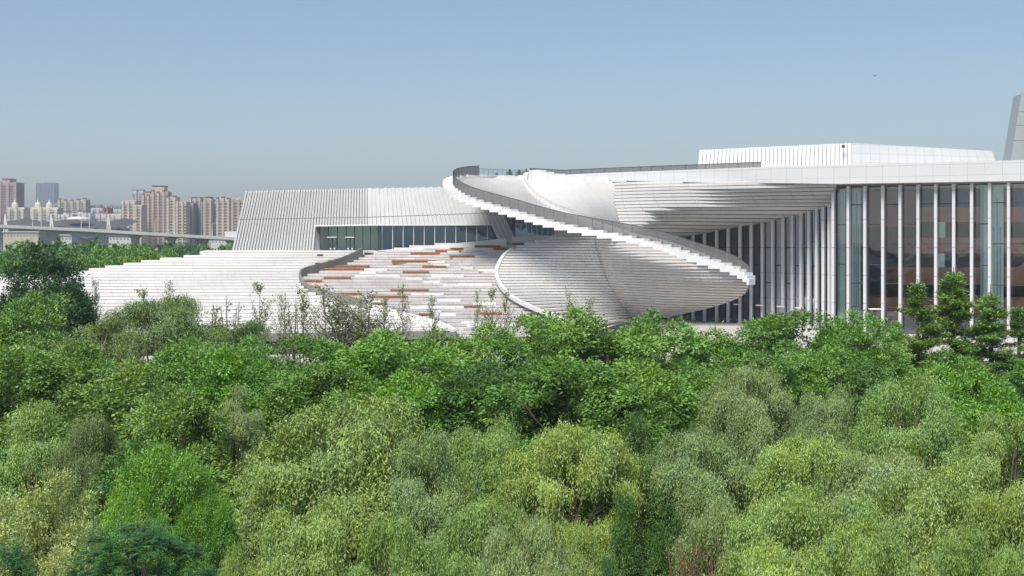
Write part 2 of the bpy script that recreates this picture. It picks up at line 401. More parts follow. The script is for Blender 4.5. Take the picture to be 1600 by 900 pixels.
x0, x1 = rp[-1][0], X(826, 240); pth = np.stack([np.linspace(x0, x1, 12), np.linspace(rp[-1][1], 241, 12)], 1)
b = MB()
for i in range(11): b.face([(*pth[i], 35), (*pth[i+1], 35), (*pth[i+1], 36.2), (*pth[i], 36.2)])
b.build('glass_balustrade', M['glass'], OH)
b = MB(); b.beam((x0, pth[0][1], 36.24), (x1, 241, 36.24), .08, .06)
for p in pth: b.beam((*p, 35), (*p, 36.2), .05, .05, Vector((0, 1, 0)))
b.build('rail_posts', M['dark'], OH, kind='stuff')

# upper shell: bright left flank and underside of the roof fan
CRS = Crv([(36.3, 850, 241.5), (35.4, 880, 239), (34, 953, 232.5), (30, 960, 228), (27, 966, 224), (24, 974, 220)])
U_m = lambda z: R(z)*.5+CRS(z)*.5+np.array((0, -1.2))
surf_steps('upper_shell', OH, [R, U_m, CRS], 23.8, 36.2, DZ, M['shell'], 30, back=.9, cap=.4, groove=.05, gd=.05)
kerb(R, 18.5, 35.6, M['stone'], 'shell_kerb', .8, .35)
b = MB(); zz = np.linspace(19, 35.8, 60)
for a, c in zip(zz, zz[1:]): b.beam((*(R(a)+np.array((-.1, -.6))), a+.95), (*(R(c)+np.array((-.1, -.6))), c+.95), .06, .06)
for a in zz[::2]: p = R(a)+np.array((-.1, -.6)); b.beam((*p, a+.3), (*p, a+.95), .05, .05, Vector((0, 1, 0)))
b.build('handrail', M['finback'], OH)
COLN = [(28.9, 1302, 216.5), (28.6, 1284, 218.5), (27.6, 1237, 228), (26.6, 1194, 234), (25.6, 1140, 240), (24.6, 1095, 245), (23.6, 1050, 249), (22.9, 1015, 251)]
F_r = Crv([(34, 958, 231.8), (33.5, 1015, 227.5), (33.05, 1100, 221.5), (32.7, 1210, 215), (32.3, 1300, 211), (31.6, 1303, 212), (29.6, 1303, 215.5)]+COLN[1:])
F_m = lambda z: CRS(z)*.5+F_r(z)*.5+np.array((0, -2.0*min(1, (34-z)/2)))
F_m1 = lambda z: CRS(z)*.78+F_r(z)*.22+np.array((0, -3.0*min(1, (34-z)/2)))
M['soffit'] = mat('soffit_panels', (.60, .59, .575), .7, .25, .06, .1, 0, joints=(3.4, 60, .035, .95))
surf_steps('roof_underside', OH, [CRS, F_m1, F_m, F_r], 23.3, 34.1, .60, M['soffit'], 44, back=1.3, cap=.2, groove=.13, gd=.4)
# fascia and roof slab
TOP = [(880, 239), (960, 232), (1100, 222), (1205, 215), (1330, 209.5), (1460, 204), (1600, 198.3), (1760, 192)]
tp = cr([(X(a, d), d) for a, d in TOP], 60)
bz = np.interp(tp[:, 0], [X(880, 239), X(955, 232), X(1100, 222), X(1300, 211), X(1600, 198), X(1760, 192)], [35.3, 34.0, 33.05, 32.3, 32.15, 32.1])
b = MB(); u = 0; dpt = Vector((0.25, 1, 0)).normalized()*0.9
for i in range(len(tp)-1):
    L = np.hypot(*(tp[i+1]-tp[i])); a, c = tp[i], tp[i+1]
    b.face([(*a, bz[i]), (*c, bz[i+1]), (*c, 35.4), (*a, 35.4)], [(u, bz[i]), (u+L, bz[i+1]), (u+L, 35.4), (u, 35.4)])
    b.face([(*a, 35.4), (*c, 35.4), (c[0]+3, c[1]+70, 35.4), (a[0]+3, a[1]+70, 35.4)])
    u += L
b.build('roof_fascia', M['fascia'], OH)
# deep soffit over the front glazing
b = MB(); gl0 = [(X(1303.5, 215), 215), (X(1620, 200.5), 200.5), (X(1760, 195), 195)]
ff = [p for p in tp if p[0] > X(1290, 211)]
zz_ = np.interp([p[0] for p in ff], tp[:, 0], bz)
for i in range(len(ff)-1):
    a, c = ff[i], ff[i+1]; b.face([(*a, zz_[i]), (*c, zz_[i+1]), (c[0], c[1]+28, zz_[i+1]), (a[0], a[1]+28, zz_[i])])
b.build('front_soffit', M['fascia'], OH)
# railing along the roof edge
rp2 = tp[(tp[:, 0] < X(1195, 215))][:]+np.array((.3, 1.2)); bs = np.full(len(rp2), 35.35)
first = np.array([[X(828, 243), 243.5]]); rp2 = np.vstack([first, rp2]); bs = np.concatenate([[35.9], bs])
rail(rp2, bs, .95, 'roof_railing', 2.2)

# ---- finned glass front
def fin(p, zt, nrm, w=.42, d=.95, zb=7.75):
    t = Vector((-nrm[1], nrm[0], 0)); n_ = Vector((nrm[0], nrm[1], 0)); c = Vector((p[0], p[1], 0)); b = MB()
    r = [c-t*w/2, c+t*w/2, c+t*w/2+n_*d, c-t*w/2+n_*d]
    js = [zb]+[z for z in (12.6, 17.2, 21.8, 26.4, 30.9) if z < zt-.6]+[zt]
    for a, e in zip(js, js[1:]): b.prism([(q.x, q.y, a+.03) for q in r], [(q.x, q.y, e-.03) for q in r])
    b.build('fin', M['fin'], OH)
front = [1303.5, 1327, 1353, 1381, 1408, 1436, 1463.5, 1491.5, 1519.5, 1547.5, 1577, 1606, 1636, 1667, 1700]
fpos = []
for px in front:
    D = 214-(px-1303)/(1600-1303)*14.5; fpos.append((X(px, D), D))
nrm0 = np.array((fpos[-1][1]-fpos[0][1], -(fpos[-1][0]-fpos[0][0]))); nrm0 = nrm0/np.hypot(*nrm0)
for p in fpos: fin(p, 32.0, nrm0)
back = [1297, 1288, 1278, 1266, 1253.6, 1240, 1225, 1209, 1192.6, 1175, 1157.6, 1139, 1121, 1102, 1084, 1065, 1046, 1028, 1010]
cz = np.array([(c[1], c[2], c[0]) for c in COLN][::-1], float)
bpos = []
for px in back: bpos.append((px, np.interp(px, cz[:, 0], cz[:, 1]), np.interp(px, cz[:, 0], cz[:, 2])))
bp = np.array([(X(a, d), d) for a, d, _ in bpos])
for i in range(len(bp)):
    t = bp[min(i+1, len(bp)-1)]-bp[max(i-1, 0)]; n_ = np.array((-t[1], t[0])); n_ = n_/np.hypot(*n_)
    if n_[1] > 0: n_ = -n_
    fin(bp[i], bpos[i][2]+.5, n_*.5+np.array((0, -.5)), .55, 1.0)
def pane(a, c, z0, z1, m, name='glass_pane', frames=(), dd=.35):
    a = np.array(a); c = np.array(c); t = (c-a)/np.hypot(*(c-a)); n_ = np.array((-t[1], t[0])); n_ = n_ if n_[1] > 0 else -n_
    a2 = a+n_*dd+t*.26; c2 = c+n_*dd-t*.26; b = MB()
    b.face([(*a2, z0), (*c2, z0), (*c2, z1), (*a2, z1)], [(0, 0), (1, 0), (1, 1), (0, 1)]); o = b.build(name, m, OH)
    for z in list(frames)+[z1]:
        if z <= z1: b = MB(); b.beam((*(a2-n_*.05), z), (*(c2-n_*.05), z), .10, .16); b.build('transom', M['dark'], o)
hts = [(12.4, 19.0, 25.8), (15.6, 22.2, 28.8), (12.4, 19.0, 25.8), (15.6, 22.2, 28.8)]
for i, (a, c) in enumerate(zip(fpos, fpos[1:])):
    pane(a, c, 7.75, 31.85, M['glass'], frames=((19.0, 25.6) if i in (0, 2, 4, 8) else (12.0, 15.9, 22.4, 28.9)))
for i in range(len(bp)-1):
    pane(bp[i], bp[i+1], 7.75, bpos[i+1][2]+.3, M['glass_dark'], frames=((15.4, 21.8) if i % 2 else (18.6,)))
pane(bp[0], fpos[0], 7.75, 28.5, M['fin'])
# canopies over entrance doors
b = MB()
for i in (2, 5, 9):
    a, c = fpos[i], fpos[i+1]; z = 11.6
    b.box(a[0]+.3, c[0]-.3, a[1]-1.6, a[1]-.1, z, z+.18)
for i in (4, 6, 8, 10, 12, 14): b.box(bp[i][0]-1.6, bp[i][0]-.3, bp[i][1]-1.9, bp[i][1]-.9, 11.2, 11.38)
b.build('door_canopy', M['edge'], OH, kind='stuff')
# interior seen through the glass
def ibox(px0, px1, D, z0, z1, m, name, dep=1.0):
    b = MB(); b.box(X(px0, D), X(px1, D), D, D+dep, z0, z1); b.build(name, m, OH)
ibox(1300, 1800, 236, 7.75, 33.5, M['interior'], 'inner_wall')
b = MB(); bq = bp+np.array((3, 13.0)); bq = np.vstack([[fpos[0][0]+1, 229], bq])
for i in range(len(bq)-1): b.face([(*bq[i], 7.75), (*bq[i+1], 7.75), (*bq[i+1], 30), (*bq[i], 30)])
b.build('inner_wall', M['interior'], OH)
for z0, z1, px in ((26.2, 28.8, 1437), (20.8, 23.5, 1436), (15.4, 18.4, 1410), (10.0, 13.2, 1372)):
    ibox(px, 1800, 221, z0, z1, M['redbrown'], 'balcony_front', 12)
for px0, px1, D in ((1313, 1321, 218), (1331, 1345, 217.5), (1537, 1545, 206), (1550, 1568, 205.5)):
    ibox(px0, px1, D, 7.75, 31.8, M['palegreen'], 'lift_shaft_panel', 1.5)
ibox(1467, 1477, 220, 23.5, 31.5 if 0 else 26.2, M['palegreen'], 'lift_shaft_panel'); ibox(1466, 1476, 220, 18.4, 20.8, M['palegreen'], 'lift_shaft_panel')
ibox(1355, 1436, 228, 25.5, 31.8, M['redbrown'], 'timber_lining', .5)
b = MB(); b.beam(P(1560, 445, 207), P(1640, 395, 204), .6, 1.6); b.beam(P(1560, 494, 207), P(1640, 452, 204), .6, 1.6); b.build('stair_flight', M['redbrown'], OH)
b = MB(); pts = [P(1337, 322, 216.6), P(1337, 480, 216.6)]
for px in (1334.5, 1338, 1341.5): b.beam(P(px, 300 if px == 1338 else 350, 217.3), P(px, 480, 217.3), .06, .06, Vector((0, 1, 0)))
for px in (1553, 1558, 1563): b.beam(P(px, 310 if px == 1558 else 355, 205.3), P(px, 480, 205.3), .06, .06, Vector((0, 1, 0)))
b.build('panel_joints', M['dark'], OH, kind='stuff')

# ---- white metal box on the roof: panels one by one
def quad_panels(bl, br_, tl, tr, n, m, name, owner, th=.18, gap=.05, tops=None, depth=Vector((0, 1, 0))):
    for i in range(n):
        a, c = i/n, (i+1)/n; d = (br_-bl).length/n; g = gap/d/2*(c-a)*n/n
        a += gap/(br_-bl).length/2; c -= gap/(br_-bl).length/2
        lo = [bl.lerp(br_, a), bl.lerp(br_, c)]; hi = [tl.lerp(tr, a), tl.lerp(tr, c)]
        if tops: hi = [h+Vector((0, 0, tops[i])) for h in hi]
        b = MB(); b.prism([lo[0], lo[1], lo[1]+depth*th, lo[0]+depth*th], [hi[0], hi[1], hi[1]+depth*th, hi[0]+depth*th]); b.build(name, m, owner)
bl, brr, tl, tr = P(1090, 264, 262), P(1331, 262, 250), P(1093, 234.5, 263), P(1331, 223.5, 251)
NP = 38; zl = lambda i: [0, .0, .25, .2, .15, .1][min(5, int(i/NP*6))]
stp = []
for i in range(NP):
    f = (i+.5)/NP; zlin = tl.z+(tr.z-tl.z)*f; k = min(5, int((f*241+3)/40)); zs_ = tl.z+(tr.z-tl.z)*((k+.6)/6); stp.append(zs_-zlin)
quad_panels(bl, brr, tl, tr, NP, M['roofbox'], 'roof_box_panel', OH, .3, .13, stp)
bl2, br2, tl2, tr2 = P(1331, 262, 250), P(1556, 252, 262), P(1331, 223.5, 251), P(1550, 236, 263)
quad_panels(bl2, br2, tl2, tr2, 16, M['fascia'], 'roof_box_panel', OH, .3, .02)
b = MB(); far = Vector((12, 30, 0))
r0 = [bl+Vector((.3, .5, 0)), brr+Vector((0, .6, 0)), br2+Vector((-.3, .5, 0)), br2+far, bl+far]
r1 = [tl+Vector((.3, .5, -.6)), tr+Vector((0, .6, -.6)), tr2+Vector((-.3, .5, -.2)), tr2+far, tl+far]
b.prism(r0, r1); b.build('roof_box', M['finback'], OH)
c = P(1317, 229, 250.3); b = MB(); b.box(c.x-.25, c.x+.25, c.y-.6, c.y, c.z-.25, c.z+.25); b.build('security_camera', M['dark'], OH)  # this small dark box is a security camera, not a lamp
# ---- white ramp wall and the glazed strip behind the benches
b = MB(); q = [P(560, 397, 229), P(792, 384, 229.5), P(791, 372.3, 229.5), P(590, 391.6, 229)]
b.prism([q[0], q[1], q[2], q[3]], [v+Vector((0, 1.2, 0)) for v in q]); b.build('ramp_wall', M['seat_white'], OH)
b = MB(); q = [P(796, 384, 233), P(880, 376, 232), P(880, 367, 232), P(800, 370.5, 233)]
b.prism(q, [v+Vector((0, 5, 0)) for v in q]); b.build('terrace_wall', M['seat_white'], OH)
xs = np.linspace(806, 872, 9)
for a, c in zip(xs, xs[1:]):
    b = MB(); b.face([P(a+.4, 371, 238), P(c-.4, 371, 238), P(c-.4, 348, 238), P(a+.4, 348, 238)]); b.build('glass_pane', M['glass_blue'], OH)
    b = MB(); b.beam(P(a, 371.5, 237.9), P(a, 346, 237.9), .14, .14, Vector((0, 1, 0))); b.build('mullion', M['fin'], OH)
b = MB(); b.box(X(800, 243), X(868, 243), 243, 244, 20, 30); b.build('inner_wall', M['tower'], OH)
b = MB(); b.box(X(866, 236), X(960, 236), 236, 237, 20, 27.5); b.build('core_wall', M['seat_white'], OH)

# ---------------------------------------------------------------- ribbed hall
H = empty('ribbed_hall', 'grey slant-walled theatre hall clad in slim vertical fins with a long dark window', 'building', (-25, 240, 21.2))
def hallgrid(f0, f1):  # facet corners: bottom-left, bottom-right, top-left, top-right
    return f0, f1
Lb, Rb, Lt, Rt = P(362, 393.6, 236.5), P(575, 391.4, 233), P(383.5, 299, 241), P(575, 294.5, 238)
L2b, R2b, L2t, R2t = Rb, P(808.5, 379, 238), Rt, P(764, 291, 241)
def facet(bl, br_, tl, tr, n, m, pw, opening, w, d):
    for i in range(n):
        f = (i+.5)/n; lo = bl.lerp(br_, f); hi = tl.lerp(tr, f); px = 800+F*lo.x/lo.y
        v0 = 0.0
        for a, c, v in opening:
            if a < px < c: v0 = v if px < 575 else v-.08*(px-575)/206
        for s0, s1 in ((v0, .52), (.53, 1)):
            if s1 <= s0: continue
            a, c = lo.lerp(hi, s0), lo.lerp(hi, s1); b = MB()
            if i % 2 and s1 == 1: c = c + Vector((0, 0, -.12))
            b.beam(a+Vector((0, -d/2, 0)), c+Vector((0, -d/2, 0)), w, d, Vector((0, 1, 0))); b.build('fin', m, H)
op = [(489, 781, .40)]
facet(Lb, Rb, Lt, Rt, 46, M['hallfin'], .3, op, .31, .34)
facet(L2b, R2b, L2t, R2t, 32, M['hallfin2'], .3, op, .72, .28)
b = MB()
def wq(bl, br_, tl, tr, fa, fc, va, vc, vb=None):
    g = lambda f, v: bl.lerp(br_, f).lerp(tl.lerp(tr, f), v)
    b.face([g(fa, va), g(fc, va if vb is None else vb), g(fc, vc), g(fa, vc)])
fl = (489-362)/(575-362); fr_ = (781-575)/(808.5-575)
wq(Lb, Rb, Lt, Rt, 0, fl, 0, 1); wq(Lb, Rb, Lt, Rt, fl, 1, .405, 1); wq(L2b, R2b, L2t, R2t, 0, fr_, .405, 1, .325); wq(L2b, R2b, L2t, R2t, fr_, 1, 0, 1)
bk = Vector((4, 34, 0)); b.face([Lb, Lt, Lt+bk, Lb+bk]); b.face([R2b, R2t, R2t+bk, R2b+bk]); b.face([Lt-Vector((0, 0, .5)), Rt-Vector((0, 0, .5)), R2t-Vector((0, 0, .5)), R2t+bk, Lt+bk]); b.face([Lb+bk, R2b+bk, R2t+bk, Lt+bk])
b.build('wall', M['finback'], H)
# window recess: reveal, green lobby glass with doors, long dark band
g1 = lambda f, v, d=0: Lb.lerp(Rb, f).lerp(Lt.lerp(Rt, f), v)+Vector((0, d, 0)); g2 = lambda f, v, d=0: L2b.lerp(R2b, f).lerp(L2t.lerp(R2t, f), v)+Vector((0, d, 0))
b = MB(); b.face([g1(fl, 0), g1(fl, .405), g1(fl, .405, 3)+Vector((1.8, 0, 0)), g1(fl, 0, 3)+Vector((1.8, 0, 0))])
b.face([g1(fl, .405), g1(1, .405), g1(1, .405, 3), g1(fl, .405, 3)]); b.face([g2(0, .405), g2(fr_, .325), g2(fr_, .325, 3), g2(0, .405, 3)]); b.face([g2(fr_, 0), g2(fr_, .325), g2(fr_, .325, 3), g2(fr_, 0, 3)])
b.build('reveal', M['hallfin'], H)
b = MB(); b.beam(g1(fl, .405, -.25), g1(1, .405, -.25), .3, .22); b.beam(g2(0, .405, -.25), g2(fr_, .325, -.25), .3, .22); b.build('window_head', M['edge'], H)
gp = [500, 513, 527, 541, 554, 567, 579, 591]
for a, c in zip(gp, gp[1:]):
    b = MB(); D = 236.5; b.face([P(a+.3, 393, D), P(c-.3, 393, D), P(c-.3, 353, D), P(a+.3, 353, D)]); b.build('glass_pane', M['glass_green'], H)
for a in gp: b = MB(); b.beam(P(a, 393, 236.4), P(a, 353, 236.4), .13, .2, Vector((0, 1, 0))); b.build('mullion', M['dark'], H)
b = MB(); b.face([P(592, 393, 236.5), P(597, 393, 234.2), P(597, 353, 235.6), P(592, 353, 237)]); b.build('glass_pane', M['glass_green'], H)
for px in (519.5, 547):
    for s in (-1, 1):
        b = MB(); c = P(px+s*3.1, 391.3, 236.3); w = .33; h = 2.2
        for e in (-w, w): b.box(c.x+e-.05, c.x+e+.05, c.y-.06, c.y+.06, c.z, c.z+h)
        b.box(c.x-w-.05, c.x+w+.05, c.y-.07, c.y+.07, c.z+h, c.z+h+.1); o = b.build('door', M['dark'], H)
        b = MB(); b.box(c.x-.12, c.x+.12, c.y-.09, c.y-.065, c.z+.2, c.z+.45); b.build('door_sign', M['edge'], o)
    b = MB(); c = P(px, 391.3, 236.3); b.box(c.x-.85, c.x+.85, c.y-.9, c.y, c.z+2.35, c.z+2.5); b.build('door_hood', M['fin'], H)
bw = np.linspace(597, 778, 12)
for a, c in zip(bw, bw[1:]):
    D = 235.6+(a-597)*.018; D2 = 235.6+(c-597)*.018; b = MB(); b.face([P(a+.2, 393, D), P(c-.2, 393, D2), P(c-.2, 353, D2), P(a+.2, 353, D)]); b.build('glass_pane', M['glass_blue'], H)
    b = MB(); b.beam(P(a, 393, D-.1), P(a, 353, D-.1), .10, .15, Vector((0, 1, 0))); b.build('mullion', M['fin'], H)
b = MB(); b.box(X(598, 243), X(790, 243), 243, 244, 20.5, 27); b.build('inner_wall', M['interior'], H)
b = MB(); b.box(X(495, 242), X(597, 242), 242, 243, 20.5, 27); b.build('lobby_wall', M['palegreen'], H)
b = MB(); b.face([P(500, 395, 236), P(597, 395, 236), P(597, 393, 243), P(500, 393, 243)]); b.build('lobby_floor', M['stone'], H)

# ---------------------------------------------------------------- tower at the right edge
T = empty('fly_tower', 'tapering grey-green panelled tower rising behind the roof at the right edge', 'tower', (X(1640, 255), 260, 35.4))
tb, tt = P(1579, 252, 250), P(1596, 145, 254); hgt = tt-tb
rowsv = [0, .30, .52, .72, 1]
for r0_, r1_ in zip(rowsv, rowsv[1:]):
    for k in range(5):
        a = tb+hgt*r0_+Vector((k*2.6+.02, 0, 0)); c = tb+hgt*r1_+Vector((k*2.6+.02-hgt.x*0*(r1_), 0, 0)); tpz = .5*k if r1_ == 1 else 0
        if k == 0 or True:
            if r0_ == 0 and k in (1, 2): continue
            b = MB(); e = Vector((2.56, 0, 0)); d = Vector((0, .4, 0)); gz = Vector((0, 0, .03))
            b.prism([a+gz, a+e+gz, a+e+d+gz, a+d+gz], [c-gz+Vector((0, 0, tpz)), c+e-gz+Vector((0, 0, tpz*1.3)), c+e+d-gz+Vector((0, 0, tpz*1.3)), c+d-gz+Vector((0, 0, tpz))]); b.build('wall_panel', M['tower'], T)
b = MB(); q0 = tb+Vector((.15, .5, 0)); q1 = tt+Vector((.15, .5, -.2)); e = Vector((12.6, 0, 0)); d = Vector((0, 4, 0))
b.prism([q0, q0+e, q0+e+d, q0+d], [q1, q1+e, q1+e+d, q1+d]); b.build('core', M['tower'], T)
b = MB(); b.box(tb.x+3, tb.x+7.7, tb.y+.38, tb.y+.48, tb.z, tb.z+4.1); b.build('louvre', M['dark'], T)
# ---------------------------------------------------------------- city, bridge
def facade_mat(name, col): return mat(name, col, .8, .2, .10, .02, streak=.10)
CM = {k: facade_mat('render_'+k, c) for k, c in dict(pink=(.50, .36, .34), beige=(.66, .55, .45), tan=(.57, .46, .37), cream=(.70, .65, .52), sand=(.56, .49, .37), white=(.62, .62, .60), red=(.42, .10, .08), grey=(.34, .33, .33)).items()}
M['win'] = mat('far_window', (.30, .30, .31), .3, .5); M['roofdark'] = mat('far_roof', (.20, .17, .15), .8, .2, .1, .05)
M['bluetower'] = mat('blue_curtain_wall', (.10, .20, .33), .25, .6, .1, .01)
def highrise(px0, px1, pyt, D, col, label, bays, name='apartment_tower', cap=None, cat='building', depth=16, fl=3.0, pybase=None, crown=None, domes=None, rnd=1):
    rg = random.Random(rnd+int(px0*7)); zt = Z(pyt, D); x0, x1 = X(px0, D), X(px1, D); m = CM[col]
    t = empty(name, label, cat, ((x0+x1)/2, D+depth/2, 0), 'buildings of the distant city')
    w = (x1-x0)/bays; b = MB(); b.box(x0, x1, D, D+depth, 0, zt); b.build('wall', m, t)
    for k in range(bays):
        a = x0+k*w; s = k % 2
        if not s or bays < 3:
            e = rg.uniform(-2, 1.2)
            b = MB(); b.box(a+w*.12, a+w*.9, D-1.8, D-.005, 0, zt+e); b.build('bay', m, t)
            if cap: b = MB(); b.box(a+w*.05, a+w*.97, D-2.2, D+4, zt+e+.05, zt+e+1.3); b.build('roof_cap', M['roofdark'], t)
    b = MB(); bl = MB(); nf = int(zt/fl)
    for f in range(3, nf):
        z = f*fl
        for k in range(bays):
            a = x0+k*w; y = D-1.8 if (k % 2 == 0 or bays < 3) else D
            if k % 2 == 0:
                for c in (.3, .7):
                    if z+2 < zt-3: b.box(a+w*(c-.09), a+w*(c+.09), y-.06, y-.01, z+.7, z+2.2)
            else:
                b.box(a+w*.12, a+w*.88, y-.06, y-.01, z+.5, z+2.4); bl.box(a+w*.08, a+w*.92, y-1.0, y-.08, z-.1, z+.45)
    b.build('windows', M['win'], t, kind='stuff')
    if bl.v: bl.build('balconies', CM['white'] if col in ('cream', 'white') else m, t, kind='stuff')
    if crown:
        for a, c, p0 in crown:
            b = MB(); b.box(X(a, D), X(c, D), D+1, D+depth-2, zt+.01, Z(p0, D)); b.build('roof_house', m, t)
            b = MB(); b.box(X(a, D)-.6, X(c, D)+.6, D+.4, D+depth-1.4, Z(p0, D)+.01, Z(p0, D)+.9); b.build('roof_cap', M['roofdark'], t)
    if domes:
        for px, pt in domes:
            c = X(px, D); r = 3.5*D/1400; z0 = zt
            b = MB(); n = 12; prof = [(r*.95, 0), (r*.95, r*.55), (r, r*.6), (r*.93, r*1.0), (r*.7, r*1.4), (r*.38, r*1.65), (r*.3, r*1.7), (r*.28, r*2.1), (r*.05, r*2.5)]
            rg2 = [[(c+q*math.cos(i*2*math.pi/n), D+6+q*math.sin(i*2*math.pi/n), z0+h) for i in range(n)] for q, h in prof]
            for u, v in zip(rg2, rg2[1:]):
                for i in range(n): b.face([u[i], u[(i+1) % n], v[(i+1) % n], v[i]])
            b.build('dome', CM['cream'], t)
    return t
highrise(-14, 27, 285, 1500, 'pink', 'tall pinkish-brown tower at the far left edge of the skyline', 7, crown=[(3, 15, 280)], depth=22)
# blue glass tower far away
D = 3600; t = empty('glass_tower', 'hazy blue glass skyscraper standing alone behind the domed cream blocks', 'skyscraper', (X(70, D), D, 0), 'buildings of the distant city')
for a, c, pt in ((56.5, 69, 286.5), (70, 84, 285.5)):
    b = MB(); b.box(X(a, D), X(c, D), D, D+40, 0, Z(pt, D)); o = b.build('shaft', M['bluetower'], t)
    b = MB(); n = 6
    for k in range(n+1): x = X(a+(c-a)*k/n, D); b.box(x-.8, x+.8, D-1.5, D-.01, 0, Z(pt, D)+1)
    b.build('mullions', CM['grey'], o, kind='stuff')
highrise(12, 38, 324, 1400, 'cream', 'cream block with a single white dome in front of the pink tower', 5, domes=[(20, 311)])
highrise(48, 91, 324, 1400, 'cream', 'wide cream block carrying two white domes', 7, domes=[(56, 311), (74, 311)])
highrise(90, 135, 312, 1750, 'sand', 'broad sand-coloured slab with tall vertical ribs right of the domed block', 9, cap=True)
highrise(84, 92, 318, 1900, 'grey', 'narrow grey block squeezed between the domed block and the ribbed slab', 2)
highrise(131, 142, 321, 1850, 'pink', 'small mauve block at the right foot of the ribbed sand slab', 3)
highrise(142, 160, 325, 1500, 'white', 'pale grey-white block left of the red block', 4)
highrise(161.5, 170, 325, 1480, 'red', 'low plain red block between two white ones', 3, fl=5)
highrise(170.5, 189, 327, 1500, 'white', 'cream-white block right of the red block', 4)
highrise(146, 156, 319.5, 2600, 'grey', 'faint hazy block on the horizon behind the pale grey-white block', 4)
highrise(157, 172, 320.5, 2700, 'pink', 'faint hazy pinkish slab on the horizon behind the red block', 4)
highrise(173, 189, 321, 2600, 'grey', 'faint hazy slab on the horizon just left of the beige towers', 5)
highrise(38, 48, 334, 1600, 'pink', 'low reddish houses between the two cream domed blocks', 4)
highrise(91, 113, 335, 1250, 'white', 'low white block with small square windows below the ribbed slab', 6, fl=4, crown=[(98, 103, 331)])
highrise(113, 141, 333, 1280, 'white', 'low white block right behind the white dome tent top', 6, fl=4, crown=[(121, 129, 330)])
highrise(141, 190, 334, 1300, 'white', 'long low white block beneath the red block', 9, fl=4)
highrise(205, 214, 300, 2300, 'white', 'left one of two slim blue-white towers behind the beige estate', 3, crown=[(206, 213, 297)])
highrise(215.5, 224, 300, 2300, 'white', 'right one of two slim blue-white towers behind the beige estate', 3, crown=[(216, 223, 297)])
highrise(190, 212, 313, 1300, 'beige', 'leftmost beige tower of the estate, with three flat bays', 5, depth=20)
highrise(211, 222, 320, 1290, 'beige', 'shorter beige tower stepping down beside the leftmost one', 3)
highrise(222, 238, 303, 1340, 'tan', 'brown tower left of the tallest one with a tan roof house', 4, cap=True, crown=[(224, 234, 300)])
highrise(237, 262, 299, 1330, 'tan', 'tallest brown tower of the estate with a big beige block on its roof', 6, crown=[(237.5, 256, 291)], cap=True)
highrise(260, 275, 307, 1310, 'beige', 'pale beige tower with a dark flat cap right of the tallest one', 3, cap=True)
highrise(275, 291, 315, 1300, 'beige', 'beige tower with a blue-grey window strip, right of the dark-capped one', 4)
highrise(290, 303, 317, 1320, 'grey', 'greyish recessed tower between the two halves of the estate', 3)
highrise(296, 314, 310, 1340, 'tan', 'brown tower with a jagged top in the middle of the estate', 5, crown=[(297, 302, 309), (307, 312, 309)])
highrise(314, 320, 317, 1330, 'grey', 'slim grey link tower with stacked windows', 2)
highrise(318, 331, 311, 1310, 'tan', 'narrow brown tower with a square top third from the right', 3, crown=[(320, 328, 308.5)])
highrise(331, 338, 317, 1320, 'white', 'slim pale tower wedged left of the twin-bay beige one', 2)
highrise(338, 359, 309, 1300, 'beige', 'orange-beige tower with two bright bays and dark caps', 5, cap=True)
highrise(361, 380, 309, 1290, 'tan', 'rightmost brown tower half hidden by the ribbed hall', 4)

# stadium with tensile roof
D = 1050; t = empty('stadium', 'low stadium under a dark grey tensile roof with white masts behind the bridge', 'stadium', (X(90, D), D+40, 0))
M['membrane'] = mat('grey_membrane', (.085, .09, .085), .8, .2, .08, .02)
masts = [8, 80, 169, 250]
b = MB(); xs = np.linspace(-30, 192, 75); rows = []
for v in (0, .5, 1):
    row = []
    for px in xs:
        m0 = max([q for q in [-80]+masts if q <= px]); m1 = min([q for q in masts if q > px]); f = (px-m0)/(m1-m0)
        sag = 4*f*(1-f); top = 338.5+sag*6; pyv = top*(1-v)+359*v
        row.append(P(px, pyv, D-0) + Vector((0, (1-v)*45+math.sin(f*math.pi)*-6*v, 0)))
    rows.append(row)
for a, c in zip(rows, rows[1:]):
    for i in range(len(xs)-1): b.face([a[i], a[i+1], c[i+1], c[i]])
b.build('roof_membrane', M['membrane'], t, smooth=True)
b = MB(); b.box(X(-30, D), X(190, D), D+20, D+24, 0, Z(356, D)); b.build('stand', CM['white'], t)
for px in masts[:3]:
    b = MB(); top = P(px, 335, D-3); b.beam(P(px-1.8, 362, D-6), top, .9, .9, Vector((0, 1, 0))); b.beam(P(px+1.8, 362, D-6), top, .9, .9, Vector((0, 1, 0))); b.beam(P(px+4.5, 362, D-12), top, .5, .5, Vector((0, 1, 0)))
    b.beam(P(px-1, 352, D-5.6), P(px+1, 352, D-5.6), .5, .5); b.build('mast', CM['white'], t)
    b = MB()
    for s in (-1, 1):
        for e in (14, 26): b.beam(top, P(px+s*e, 358, D-8), .28, .28)
    b.build('cables', M['roofdark'], t, kind='stuff')
b = MB(); c = P(123, 343, D+20); rings = []
for i in range(7):
    a = i/6*math.pi/2; rings.append([(c.x+10*math.cos(a)*math.cos(j*.5236), c.y+10*math.cos(a)*math.sin(j*.5236), c.z+2.6*math.sin(a)) for j in range(12)])
for u, v in zip(rings, rings[1:]):
    for i in range(12): b.face([u[i], u[(i+1) % 12], v[(i+1) % 12], v[i]])
b.build('white_dome', CM['white'], t, smooth=True)

